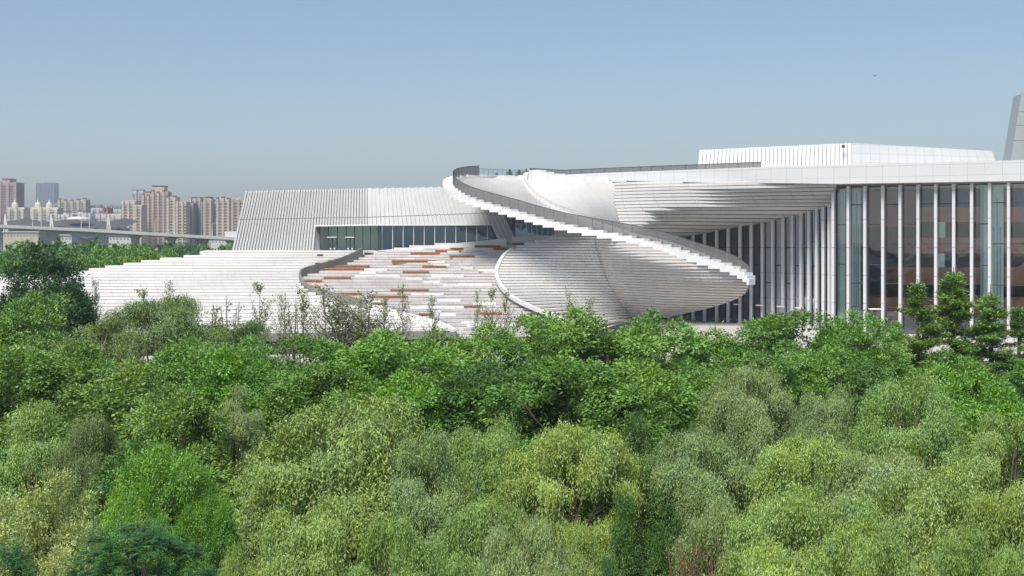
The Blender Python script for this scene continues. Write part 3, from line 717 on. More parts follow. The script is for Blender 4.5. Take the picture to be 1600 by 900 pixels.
# river viaduct
BR = empty('viaduct', 'long pale concrete road bridge crossing behind the woods', 'bridge', (X(215, 660), 660, 0))
ZB = 29.3
def bd(px):           # bridge axis: distance as a function of picture column
    return np.interp(px, [-60, 0, 100, 215, 270, 370, 460], [622, 630, 640, 652, 658, 670, 680])
pxs = np.linspace(-60, 440, 80); ax = np.array([(X(p, bd(p)), bd(p)) for p in pxs]); zb = CH+(HZ-np.interp(pxs, [-60, 0, 135, 215, 370, 440], [349, 351, 357, 362, 371, 376]))*np.array([bd(p) for p in pxs])/F-1.1
tgt = np.gradient(ax, axis=0); tgt /= np.hypot(*tgt.T)[:, None]; nn = np.stack([-tgt[:, 1], tgt[:, 0]], 1)
dp = np.interp(pxs, [60, 100, 125, 134, 143, 170, 205], [.85, 1.6, 3.4, 4.2, 3.2, 1.4, .85])
def strip(pl, za, zc): 
    b = MB()
    for i in range(len(pl[0])-1):
        a, c = pl[0], pl[1]
        q = [(*a[i], za[i]), (*a[i+1], za[i+1]), (*a[i+1], zc[i+1]), (*a[i], zc[i])]; w = [(*c[i], za[i]), (*c[i+1], za[i+1]), (*c[i+1], zc[i+1]), (*c[i], zc[i])]
        b.face(q); b.face(w[::-1]); b.face([q[3], q[2], w[2], w[3]]); b.face([q[0], w[0], w[1], q[1]])
    return b
strip((ax+nn*1.0*0, ax+nn*9), zb-dp, zb-.5).build('girder', M['concrete'], BR)
strip((ax-nn*2.0, ax+nn*11), zb-.49, zb).build('deck', M['concrete'], BR)
strip((ax-nn*2.0, ax-nn*1.7), zb+.004, zb+1.1).build('parapet', CM['white'], BR); strip((ax+nn*10.7, ax+nn*11), zb+.004, zb+1.1).build('parapet', CM['white'], BR)
for px in (134, 215, 270.5, 318, 362):
    i = np.argmin(abs(pxs-px)); p = ax[i]+nn[i]*4.5; b = MB(); zt = zb[i]-dp[i]
    b.box(p[0]-1.6, p[0]+1.6, p[1]-1.6, p[1]+1.6, 0, zt-1.6); b.prism([(p[0]-1.6, p[1]-1.6, zt-1.6), (p[0]+1.6, p[1]-1.6, zt-1.6), (p[0]+1.6, p[1]+1.6, zt-1.6), (p[0]-1.6, p[1]+1.6, zt-1.6)], [(p[0]-3.2, p[1]-2, zt-.02), (p[0]+3.2, p[1]-2, zt-.02), (p[0]+3.2, p[1]+2, zt-.02), (p[0]-3.2, p[1]+2, zt-.02)])
    b.build('pier', M['concrete'], BR)
lampl = {44: 'white lamp pole on the bridge left of the middle mast', 57.5: 'white lamp pole on the bridge nearest the middle stadium mast', 120.5: 'lamp pole on the bridge below the white dome, left one', 133.5: 'lamp pole on the bridge below the white dome, right one', 237: 'lamp pole on the bridge before the tallest tower', 268: 'lamp pole on the bridge before the pale capped tower', 327.5: 'tall white lamp pole on the bridge near the right end'}
for px, lab in lampl.items():
    i = np.argmin(abs(pxs-px)); D = bd(px); t = empty('street_lamp', lab, 'street lamp', (X(px, D), D+6, zb[i]+.6), 'lamp poles on the bridge')
    x = X(px, D); b = MB(); b.tube([(x, D+6, zb[i]+.3), (x, D+6, zb[i]+7.5)], [.22, .12]); b.build('pole', CM['white'], t)
    b = MB(); b.beam((x, D+6, zb[i]+7.5), (x+2, D+6, zb[i]+8), .16, .16); b.beam((x+1.6, D+6, zb[i]+7.9), (x+2.8, D+6, zb[i]+8.1), .5, .2); b.build('lamp_arm', CM['white'], t)
def vehicle(px, L, Hh, col, label, cat, name):
    D = bd(px)+7*0+4; x = X(px, D); i = np.argmin(abs(pxs-px)); t = empty(name, label, cat, (x, D, zb[i]+.01), 'vehicles on the bridge'); z = zb[i]+.01
    tg = tgt[i]; tv = Vector((tg[0], tg[1], 0)); nv = Vector((-tg[1], tg[0], 0)); c = Vector((x, D, z)); w = 1.0 if cat == 'car' else 1.25
    def blk(a0, a1, z0, z1, ww, tp=0):
        b = MB(); f = lambda a, s, zz, k: c+tv*(a+k)+nv*s*ww+Vector((0, 0, zz))
        b.prism([f(a0, -1, z0, 0), f(a1, -1, z0, 0), f(a1, 1, z0, 0), f(a0, 1, z0, 0)], [f(a0, -1, z1, tp), f(a1, -1, z1, -tp), f(a1, 1, z1, -tp), f(a0, 1, z1, tp)]); return b
    mm = mat('paint_'+name, col, .35, .5)
    if cat == 'car':
        blk(-L/2, L/2, .3, .85, w).build('body', mm, t); blk(-L*.32, L*.25, .86, Hh, w*.9, .45).build('cabin', M['dark'], t)
    else:
        blk(-L/2, L*.28, .7, Hh, w).build('cargo_box', mm, t); blk(L*.30, L/2, .5, Hh*.75, w, .05).build('cab', mm, t)
        blk(L*.36, L/2+.03, Hh*.45, Hh*.7, w*.92, .02).build('windscreen', M['dark'], t)
    for a in (-L*.32, L*.32):
        for s in (-1, 1):
            b = MB(); q = c+tv*a+nv*s*w+Vector((0, 0, .42)); b.tube([q, q-nv*s*.25], [.42, .42], 10); b.build('wheel', M['dark'], t)
vehicle(365, 9, 4.2, (.75, .75, .75), 'big white lorry on the bridge just left of the ribbed hall', 'lorry', 'lorry')
vehicle(186, 5.5, 2.6, (.5, .5, .5), 'grey van on the bridge at the left foot of the beige towers', 'car', 'parked_car')
vehicle(151, 4.6, 1.6, (.75, .75, .75), 'small white car on the bridge left of the right mast', 'car', 'car')
vehicle(99, 4.6, 1.7, (.7, .7, .7), 'white car on the bridge right of the middle mast', 'car', 'car')
vehicle(93, 4.6, 1.7, (.2, .2, .22), 'dark car on the bridge right behind a white car', 'car', 'car')
# low white sheds seen under the bridge
for a, c, pt, D, lab in ((95, 112, 368, 760, 'low white shed under the bridge haunch'), (5, 60, 363, 800, 'long low sand-coloured building under the bridge at the far left'), (330, 362, 374, 1000, 'low white wall and huts under the right end of the bridge'), (170, 208, 369, 900, 'grey low sheds behind the bridge left of the pier')):
    t = empty('shed', lab, 'building', (X((a+c)/2, D), D, 0)); b = MB(); b.box(X(a, D), X(c, D), D, D+12, 0, Z(pt, D)); b.build('wall', CM['sand'] if a < 90 else CM['white'], t)
    b = MB(); b.box(X(a, D)-.6, X(c, D)+.6, D-.6, D+12.6, Z(pt, D)+.01, Z(pt, D)+.6); b.build('roof', M['roofdark'] if a > 150 else CM['white'], t)
    n = max(2, int((c-a)/5))
    for k in range(n):
        x = X(a+(c-a)*(k+.5)/n, D); b = MB(); b.box(x-.7, x+.7, D-.05, D-.01, Z(pt, D)-2.6, Z(pt, D)-1.1); b.build('window', M['win'], t)
# bird
t = MB(); c = P(1367, 119, 290); 
t.prism([c+Vector((-.28, 0, 0)), c+Vector((0, -.07, -.05)), c+Vector((.3, 0, .02)), c+Vector((0, .07, .06))], [c+Vector((-.22, 0, .05)), c+Vector((0, -.05, .03)), c+Vector((.26, 0, .05)), c+Vector((0, .05, .1))])
for s in (-1, 1): t.prism([c+Vector((-.08, s*.05, .04)), c+Vector((.1, s*.05, .04)), c+Vector((.06, s*.3, .22)), c+Vector((-.1, s*.3, .22))], [c+Vector((-.08, s*.05, .07)), c+Vector((.1, s*.05, .07)), c+Vector((-.02, s*.6, .17)), c+Vector((-.1, s*.6, .17))])
tag(t.build('bird', M['dark']), 'tiny dark bird flying in the sky above the roof box', 'bird')
# haze
h = MB(); h.box(-16000, 16000, -3500, 16000, -1.5, 290)
hm = bpy.data.materials.new('haze_air'); hm.use_nodes = True; hn = hm.node_tree; hn.nodes.remove(hn.nodes['Principled BSDF'])
pv = hn.nodes.new('ShaderNodeVolumePrincipled'); pv.inputs['Color'].default_value = (.85, .915, 1, 1); pv.inputs['Density'].default_value = .00023; pv.inputs['Anisotropy'].default_value = .3
hn.links.new(pv.outputs[0], hn.nodes['Material Output'].inputs['Volume'])
hz = h.build('haze', hm, kind='stuff'); hz['label'] = 'thin pale haze filling the air over the whole place'
# ---------------------------------------------------------------- trees
def leaf_material(name, trans=.35, rough=.5):
    m = bpy.data.materials.new(name); m.use_nodes = True; n = m.node_tree.nodes; l = m.node_tree.links
    b = n['Principled BSDF']; b.inputs['Roughness'].default_value = rough; b.inputs['Specular IOR Level'].default_value = .35
    oi = n.new('ShaderNodeObjectInfo'); at = n.new('ShaderNodeAttribute'); at.attribute_name = 'tone'
    hs = n.new('ShaderNodeHueSaturation'); l.new(oi.outputs['Color'], hs.inputs['Color'])
    mr = n.new('ShaderNodeMapRange'); mr.inputs[3].default_value = .55; mr.inputs[4].default_value = 1.55; l.new(at.outputs['Fac'], mr.inputs[0]); l.new(mr.outputs[0], hs.inputs['Value'])
    m2 = n.new('ShaderNodeMapRange'); m2.inputs[3].default_value = .515; m2.inputs[4].default_value = .485; l.new(at.outputs['Fac'], m2.inputs[0]); l.new(m2.outputs[0], hs.inputs['Hue'])
    nz = n.new('ShaderNodeTexNoise'); nz.inputs['Scale'].default_value = .55; nz.inputs['Detail'].default_value = 3; tc = n.new('ShaderNodeTexCoord'); l.new(tc.outputs['Object'], nz.inputs['Vector'])
    h0 = hs; hs = n.new('ShaderNodeHueSaturation'); l.new(h0.outputs[0], hs.inputs['Color'])
    for sock, lo, hi in (('Hue', .487, .513), ('Saturation', 1.1, .88), ('Value', .88, 1.15)):
        q = n.new('ShaderNodeMapRange'); q.inputs[1].default_value = .32; q.inputs[2].default_value = .68; q.inputs[3].default_value = lo; q.inputs[4].default_value = hi; l.new(nz.outputs[0], q.inputs[0]); l.new(q.outputs[0], hs.inputs[sock])
    l.new(hs.outputs[0], b.inputs['Base Color'])
    t = n.new('ShaderNodeBsdfTranslucent'); g = n.new('ShaderNodeMix'); g.data_type = 'RGBA'; g.blend_type = 'MULTIPLY'; g.inputs[0].default_value = 1
    l.new(hs.outputs[0], g.inputs[6]); g.inputs[7].default_value = (1.25, 1.3, .7, 1); l.new(g.outputs[2], t.inputs[0])
    mx = n.new('ShaderNodeMixShader'); mx.inputs[0].default_value = trans; l.new(b.outputs[0], mx.inputs[1]); l.new(t.outputs[0], mx.inputs[2])
    l.new(mx.outputs[0], n['Material Output'].inputs[0]); return m
M['leaf'] = leaf_material('leaves', .2, .45); M['bark'] = mat('bark', (.17, .135, .10), .9, .1, .3, 1.0)
M['barklight'] = mat('pale_bark', (.26, .20, .17), .9, .1, .2, 1.0)
rng = np.random.default_rng(11)
def unit(v): return v/np.maximum(np.linalg.norm(v, axis=1, keepdims=True), 1e-9)
def leaves(name, pos, axis, nrm, L, Wd, tone, m=None):
    n = len(pos); axis = unit(axis); side = unit(np.cross(nrm, axis)); up = np.cross(axis, side)
    L = np.broadcast_to(L, n)[:, None]; Wd = np.broadcast_to(Wd, n)[:, None]
    v = np.empty((n, 4, 3)); v[:, 0] = pos; v[:, 1] = pos+axis*L*.45+side*Wd*.5-up*Wd*.12; v[:, 2] = pos+axis*L; v[:, 3] = pos+axis*L*.45-side*Wd*.5-up*Wd*.12
    me = bpy.data.meshes.new(name); me.vertices.add(n*4); me.vertices.foreach_set('co', v.astype(np.float32).ravel())
    me.loops.add(n*4); me.loops.foreach_set('vertex_index', np.arange(n*4, dtype=np.int32)); me.polygons.add(n)
    me.polygons.foreach_set('loop_start', np.arange(0, n*4, 4, dtype=np.int32)); me.polygons.foreach_set('loop_total', np.full(n, 4, dtype=np.int32))
    me.update(); a = me.attributes.new('tone', 'FLOAT', 'FACE'); a.data.foreach_set('value', np.clip(tone, 0, 1).astype(np.float32)); me.materials.append(m or M['leaf']); return me
def dirs(n, lo=-1.0):
    z = rng.uniform(lo, 1, n); a = rng.uniform(0, 2*np.pi, n); r = np.sqrt(1-z*z); return np.stack([r*np.cos(a), r*np.sin(a), z], 1)
def clump_centres(k, R, zc, H, seed, lo=-.5, inner=.55, amp=(.12, .34), base=.72):
    """uneven crown: clump centres over a lumpy ellipsoid"""
    r = np.random.default_rng(seed); out = []; lobes = [(dirs(1, -.1)[0], r.uniform(*amp)) for _ in range(7)]
    for d in dirs(k, lo):
        f = base+sum(a*max(0, d@q)**4 for q, a in lobes)
        f *= r.uniform(inner, 1.0) if r.random() < .35 else r.uniform(.86, 1.0)
        out.append((d[0]*R*f, d[1]*R*f, zc+d[2]*H*f))
    return np.array(out)
def limbs(cs, h0, hz, rad, m, name, seed, n=14, every=1):
    r = np.random.default_rng(seed); b = MB(); top = Vector((r.uniform(-.3, .3), r.uniform(-.3, .3), hz))
    b.tube([(0, 0, -.3), (r.uniform(-.15, .15), r.uniform(-.15, .15), h0*.6), (top.x*.6, top.y*.6, h0), tuple(top)], [rad*1.35, rad, rad*.8, rad*.25], 7)
    sel = cs[r.permutation(len(cs))[:n]]
    for c in sel:
        s = r.uniform(.2, .9); p0 = Vector((top.x*.6*s, top.y*.6*s, h0*.75+(hz-h0*.75)*s*.7)); c = Vector(c); md = p0.lerp(c, .5)+Vector((0, 0, .5))
        b.tube([p0, md, c], [rad*.36, rad*.2, rad*.06], 5)
        for _ in range(2):
            e = c+Vector(r.uniform(-1.3, 1.3, 3)); b.tube([md.lerp(c, .3), (md+e)/2+Vector((0, 0, .2)), e], [rad*.14, rad*.09, rad*.03], 4)
    return b.mesh(name, m)
def broad(seed, nleaf, k=70, size=.2, R=4.2, H=5.2, zc=8.4, cr_=(.9, 1.5), flat=.75, hollow=0):
    cs = clump_centres(k, R, zc, H, seed); r = np.random.default_rng(seed+50); rad = r.uniform(*cr_, k); w = rad**2; idx = r.choice(k, nleaf, p=w/w.sum())
    # sub sprigs inside each clump make the tufts
    ns = 26; sp = unit(r.normal(size=(k, ns, 3))+np.array((0, 0, .35))+(unit(cs-np.array((0, 0, zc)))*.6)[:, None, :].repeat(ns, 1).reshape(k, ns, 3)) if False else None
    sprig = r.normal(size=(k, ns, 3)); sprig += (unit(cs-np.array((0, 0, zc-1)))*.9)[:, None, :]; sprig[:, :, 2] += .25
    sprig /= np.linalg.norm(sprig, axis=2, keepdims=True); sprig *= (r.uniform(.55, 1.08, (k, ns, 1)))*rad[:, None, None]; sprig[:, :, 2] *= flat
    si = r.integers(0, ns, nleaf); base = cs[idx]+sprig[idx, si]; off = r.normal(size=(nleaf, 3))*np.array((.2, .2, .13)); off *= (rad[idx]/1.2)[:, None]
    pos = base+off; outw = unit(base-cs[idx]); ax = unit(off+outw*.25+r.normal(size=(nleaf, 3))*.12+np.array((0, 0, -.12)))
    nr = unit(outw*.6+np.array((0, 0, .9))+r.normal(size=(nleaf, 3))*.45)
    tone = np.clip(.45+r.normal(size=nleaf)*.16+(r.normal(size=k)*.10)[idx]+(r.normal(size=(k, ns))*.10)[idx, si], 0, 1)
    return leaves('broad_crown', pos, ax, nr, r.uniform(.75, 1.25, nleaf)*size, r.uniform(.45, .62, nleaf)*size, tone), limbs(cs, 5, zc+H*.5, .26, M['bark'], 'trunk', seed)
def willow(seed, nst, R=4.6, H=4.8, zc=8.6, k=60, drop=(1.2, 3.2), lpS=9, size=.2, wid=.055, amp=(.15, .38), base=.70):
    cs = clump_centres(k, R*.92, zc, H, seed, -.3, .62, amp, base); r = np.random.default_rng(seed+90)
    ci = r.integers(0, k, nst); st = cs[ci]+r.normal(size=(nst, 3))*np.array((.38, .38, .2)); c0 = np.array((0, 0, zc-1.5))
    out = unit((st-c0)*np.array((1, 1, .15))+r.normal(size=(nst, 3))*1.5); out[:, 2] = abs(out[:, 2])*.4+.25
    reach = r.uniform(.3, 1.05, nst); dr = r.uniform(*drop, nst)*r.uniform(.45, 1, k)[ci]
    t = (np.arange(lpS)[None, :]+r.random((nst, lpS)))/lpS
    pos = st[:, None, :]+out[:, None, :]*(reach[:, None]*np.sqrt(t)*1.2)[:, :, None]; pos[:, :, 2] -= dr[:, None]*t**1.6
    pos += r.normal(size=pos.shape)*.05
    tang = out[:, None, :]*(.6*reach[:, None]*(1-t))[:, :, None]; tang[:, :, 2] -= dr[:, None]*t*1.3+.15
    n = nst*lpS; pos = pos.reshape(n, 3); tang = unit(tang.reshape(n, 3)); sd_ = unit(r.normal(size=(n, 3)))
    ax = unit(tang+sd_*.95+np.array((0, 0, -.1))); nr = unit(r.normal(size=(n, 3))*.45+np.array((0, 0, .7))+unit(pos-c0)*.6)
    tone = np.clip(.42+r.normal(size=n)*.13+np.repeat(r.normal(size=nst)*.08+(r.normal(size=k)*.07)[ci], lpS), 0, 1)
    return leaves('willow_crown', pos, ax, nr, r.uniform(.7, 1.3, n)*size, r.uniform(.8, 1.2, n)*wid, tone), limbs(cs, 4.5, zc+H*.35, .3, M['bark'], 'trunk', seed, 24)
def conifer(seed, nl, H=16, R=4.2, lean=0):
    r = np.random.default_rng(seed); nb = 120; zb_ = np.sort(r.uniform(.22, .99, nb)); az = r.uniform(0, 2*np.pi, nb)
    Lb_ = R*(1.02-zb_)**.75*r.uniform(.5, 1.15, nb)*(r.random(nb) > .3); Lb_ = np.maximum(Lb_, .25); el = np.interp(zb_, [0, .6, 1], [.0, .35, 1.1])
    d = np.stack([np.cos(az)*np.cos(el), np.sin(az)*np.cos(el), np.sin(el)], 1); st = np.stack([np.zeros(nb), np.zeros(nb), zb_*H*.96], 1)
    w = Lb_/Lb_.sum(); bi = r.choice(nb, nl, p=w); t = r.uniform(.12, 1, nl)**.8; pos = st[bi]+d[bi]*(Lb_[bi]*t)[:, None]; pos[:, 2] -= (Lb_[bi]*t**2)*.12
    pos += r.normal(size=(nl, 3))*np.array((.22, .22, .13))*(1.1-t*.5)[:, None]; ax = unit(d[bi]*.7+r.normal(size=(nl, 3))*.6+np.array((0, 0, -.2))); nr = unit(r.normal(size=(nl, 3))*.5+np.array((0, 0, 1)))
    me = leaves('conifer_crown', pos, ax, nr, r.uniform(.16, .32, nl), r.uniform(.05, .09, nl), .45+r.normal(size=nl)*.15+(r.normal(size=nb)*.1)[bi])
    b = MB(); b.tube([(0, 0, -.3), (.05, 0, H*.5), (0, 0, H)], [.28, .15, .02], 7)
    for i in range(nb): e = Vector(st[i])+Vector(d[i])*float(Lb_[i]*.8); b.tube([st[i], e], [.045, .012], 4)
    return me, b.mesh('trunk', M['bark'])
def sapling(seed, nl, H=9, stems=1, R=1.1, col=None, leafy=.16, nb=22):
    r = np.random.default_rng(seed); b = MB(); P_ = []
    for s in range(stems):
        x, y = (r.uniform(-.5, .5, 2)*(stems > 1)*1.6); h = H*r.uniform(.8, 1) if s else H; lx, ly = r.uniform(-.3, .3, 2)*(2 if stems > 1 else 1)
        b.tube([(x, y, -.3), (x+lx*.3, y+ly*.3, h*.5), (x+lx, y+ly, h)], [.10, .06, .012], 6)
        for i in range(nb):
            f = r.uniform(.5, .97); p = Vector((x+lx*f, y+ly*f, h*f)); a = r.uniform(0, 6.28); L_ = R*(1.12-f)*r.uniform(.5, 1.2)
            e = p+Vector((math.cos(a)*L_, math.sin(a)*L_, L_*r.uniform(.6, 1.3))); b.tube([p, (p+e)/2-Vector((0, 0, .08)), e], [.03, .02, .007], 4)
            for t in np.linspace(.25, 1.05, 7): P_.append(p.lerp(e, t))
        P_.append(Vector((x+lx, y+ly, h)))
    P_ = np.array([tuple(q) for q in P_]); i = r.integers(0, len(P_), nl); pos = P_[i]+r.normal(size=(nl, 3))*.11
    me = leaves('sapling_leaves', pos, r.normal(size=(nl, 3))+np.array((0, 0, -.3)), r.normal(size=(nl, 3)), r.uniform(.6, 1.3, nl)*leafy, r.uniform(.5, .8, nl)*leafy, .45+r.normal(size=nl)*.2)
    return me, b.mesh('trunk', M['barklight'])
def feather(seed, nfr, R=4.2, H=3.2, zc=9.5):
    """silk tree: layered sprays of fine paired fronds"""
    cs = clump_centres(80, R, zc, H, seed, -.25, .6, (.04, .15), .85); r = np.random.default_rng(seed+7); ci = r.integers(0, 80, nfr); st = cs[ci]+r.normal(size=(nfr, 3))*np.array((.25, .25, .1))
    d = unit(r.normal(size=(nfr, 3))*np.array((1, 1, .25))+unit(cs[ci]-np.array((0, 0, zc-3)))*.5); k = 9; t = np.linspace(.12, 1, k); L_ = r.uniform(.5, .95, nfr)
    sp = st[:, None, :]+d[:, None, :]*(L_[:, None]*t)[:, :, None]; sp[:, :, 2] -= (L_[:, None]*t**2)*.38
    sd_ = unit(np.cross(d, np.array((0, 0, 1.0)))); P1 = np.repeat(sp, 2, 1).reshape(-1, 3); sg = np.tile(np.array([1, -1]), nfr*k)[:, None]; n = len(P1)
    ax = unit(np.repeat(sd_, 2*k, 0)*sg+np.repeat(d, 2*k, 0)*.5+np.array((0, 0, -.25))); nr = unit(np.array((0, 0, 1.0))+r.normal(size=(n, 3))*.2)
    tone = np.repeat(.45+r.normal(size=nfr)*.13+(r.normal(size=80)*.1)[ci], 2*k); le = np.repeat(L_, 2*k)*np.tile(np.repeat(np.sin(np.linspace(.5, 2.8, k)), 2), nfr)*.32
    return leaves('feather_crown', P1, ax, nr, np.maximum(le, .05), .055, tone), limbs(cs, 5, zc+1, .24, M['bark'], 'trunk', seed, 26)
PR = {}
for i in range(4): PR['broad%d' % i] = broad(20+i, 30000, 78, .27)
for i in range(2): PR['near%d' % i] = broad(30+i, 62000, 90, .165, 4.3, 5.0)
for i in range(4): PR['willow%d' % i] = willow(40+i, 10200, k=[54, 46, 50, 42][i], lpS=10, size=.165, wid=.060, amp=[(.08, .2), (.15, .38), (.12, .3), (.15, .35)][i], base=[.82, .7, .76, .72][i], drop=[(1.2, 3.0), (.8, 2.2), (1.0, 2.6), (.8, 2.4)][i])
PR['olive0'] = broad(50, 52000, 110, .15, 4.2, 4.6, 8.8, (.7, 1.2), .8); PR['fuzzy0'] = willow(52, 8000, k=90, size=.2, wid=.062, drop=(.3, .9), amp=(.08, .22), base=.8); PR['fuzzy1'] = willow(53, 8000, k=90, size=.2, wid=.062, drop=(.4, 1.2), amp=(.08, .22), base=.8)
for i in range(3): PR['conifer%d' % i] = conifer(60+i, 30000)
for i in range(3): PR['sapling%d' % i] = sapling(70+i, 900, R=3.2, nb=30, leafy=.14)
PR['shoots0'] = sapling(75, 260, 8, 8, .9, nb=8); PR['thicket0'] = sapling(76, 3300, 9, 8, 3.4, nb=18, leafy=.14)
PR['feather0'] = feather(81, 3600)
for i in range(3): PR['far%d' % i] = broad(90+i, 6500, 60, .55, 4.4, 5.0, 8.2, (1.1, 1.8))
ZT = {k: max(v[0].vertices[j].co.z for j in range(0, len(v[0].vertices), 3)) for k, v in PR.items()}
RW = {}
for k, v in PR.items():
    a = np.empty(len(v[0].vertices)*3, np.float32); v[0].vertices.foreach_get('co', a); a = a.reshape(-1, 3); RW[k] = np.percentile(np.abs(a[:, 0]), 90 if k[:4] == 'coni' else 97)
PAL = dict(g=(.16, .30, .05), G=(.155, .325, .038), d=(.09, .19, .036), D=(.042, .105, .030), w=(.285, .415, .11), W=(.32, .43, .105), s=(.265, .375, .14), y=(.42, .48, .16), o=(.20, .285, .09), b=(.062, .165, .055), c=(.17, .30, .055), k=(.20, .25, .11))
def tree(kind, px, pyt, wpx, D, pal, label, name='tree', cat='tree', group=None, ground=0.0, rot=None, trunkless=False):
    zt = Z(pyt, D); R_ = wpx/2*D/F; s = (zt-ground)/ZT[kind]; sx = R_/RW[kind]
    t = bpy.data.objects.new(name, None); COL.objects.link(t); t.location = (X(px, D), D, ground); t['label'] = label; t['category'] = cat
    if group: t['group'] = group
    t.rotation_euler.z = rot if rot is not None else (px*7.13+D) % 6.283; t.scale = (sx, sx, s)
    for nm, me in (('crown', PR[kind][0]), ('trunk', PR[kind][1])):
        o = bpy.data.objects.new(nm, me); COL.objects.link(o); o.parent = t
        r = random.Random(px*3+D); c = PAL[pal]; f = r.uniform(.9, 1.1); o.color = (c[0]*f*r.uniform(.93, 1.07), c[1]*f, c[2]*f, 1)
    return t
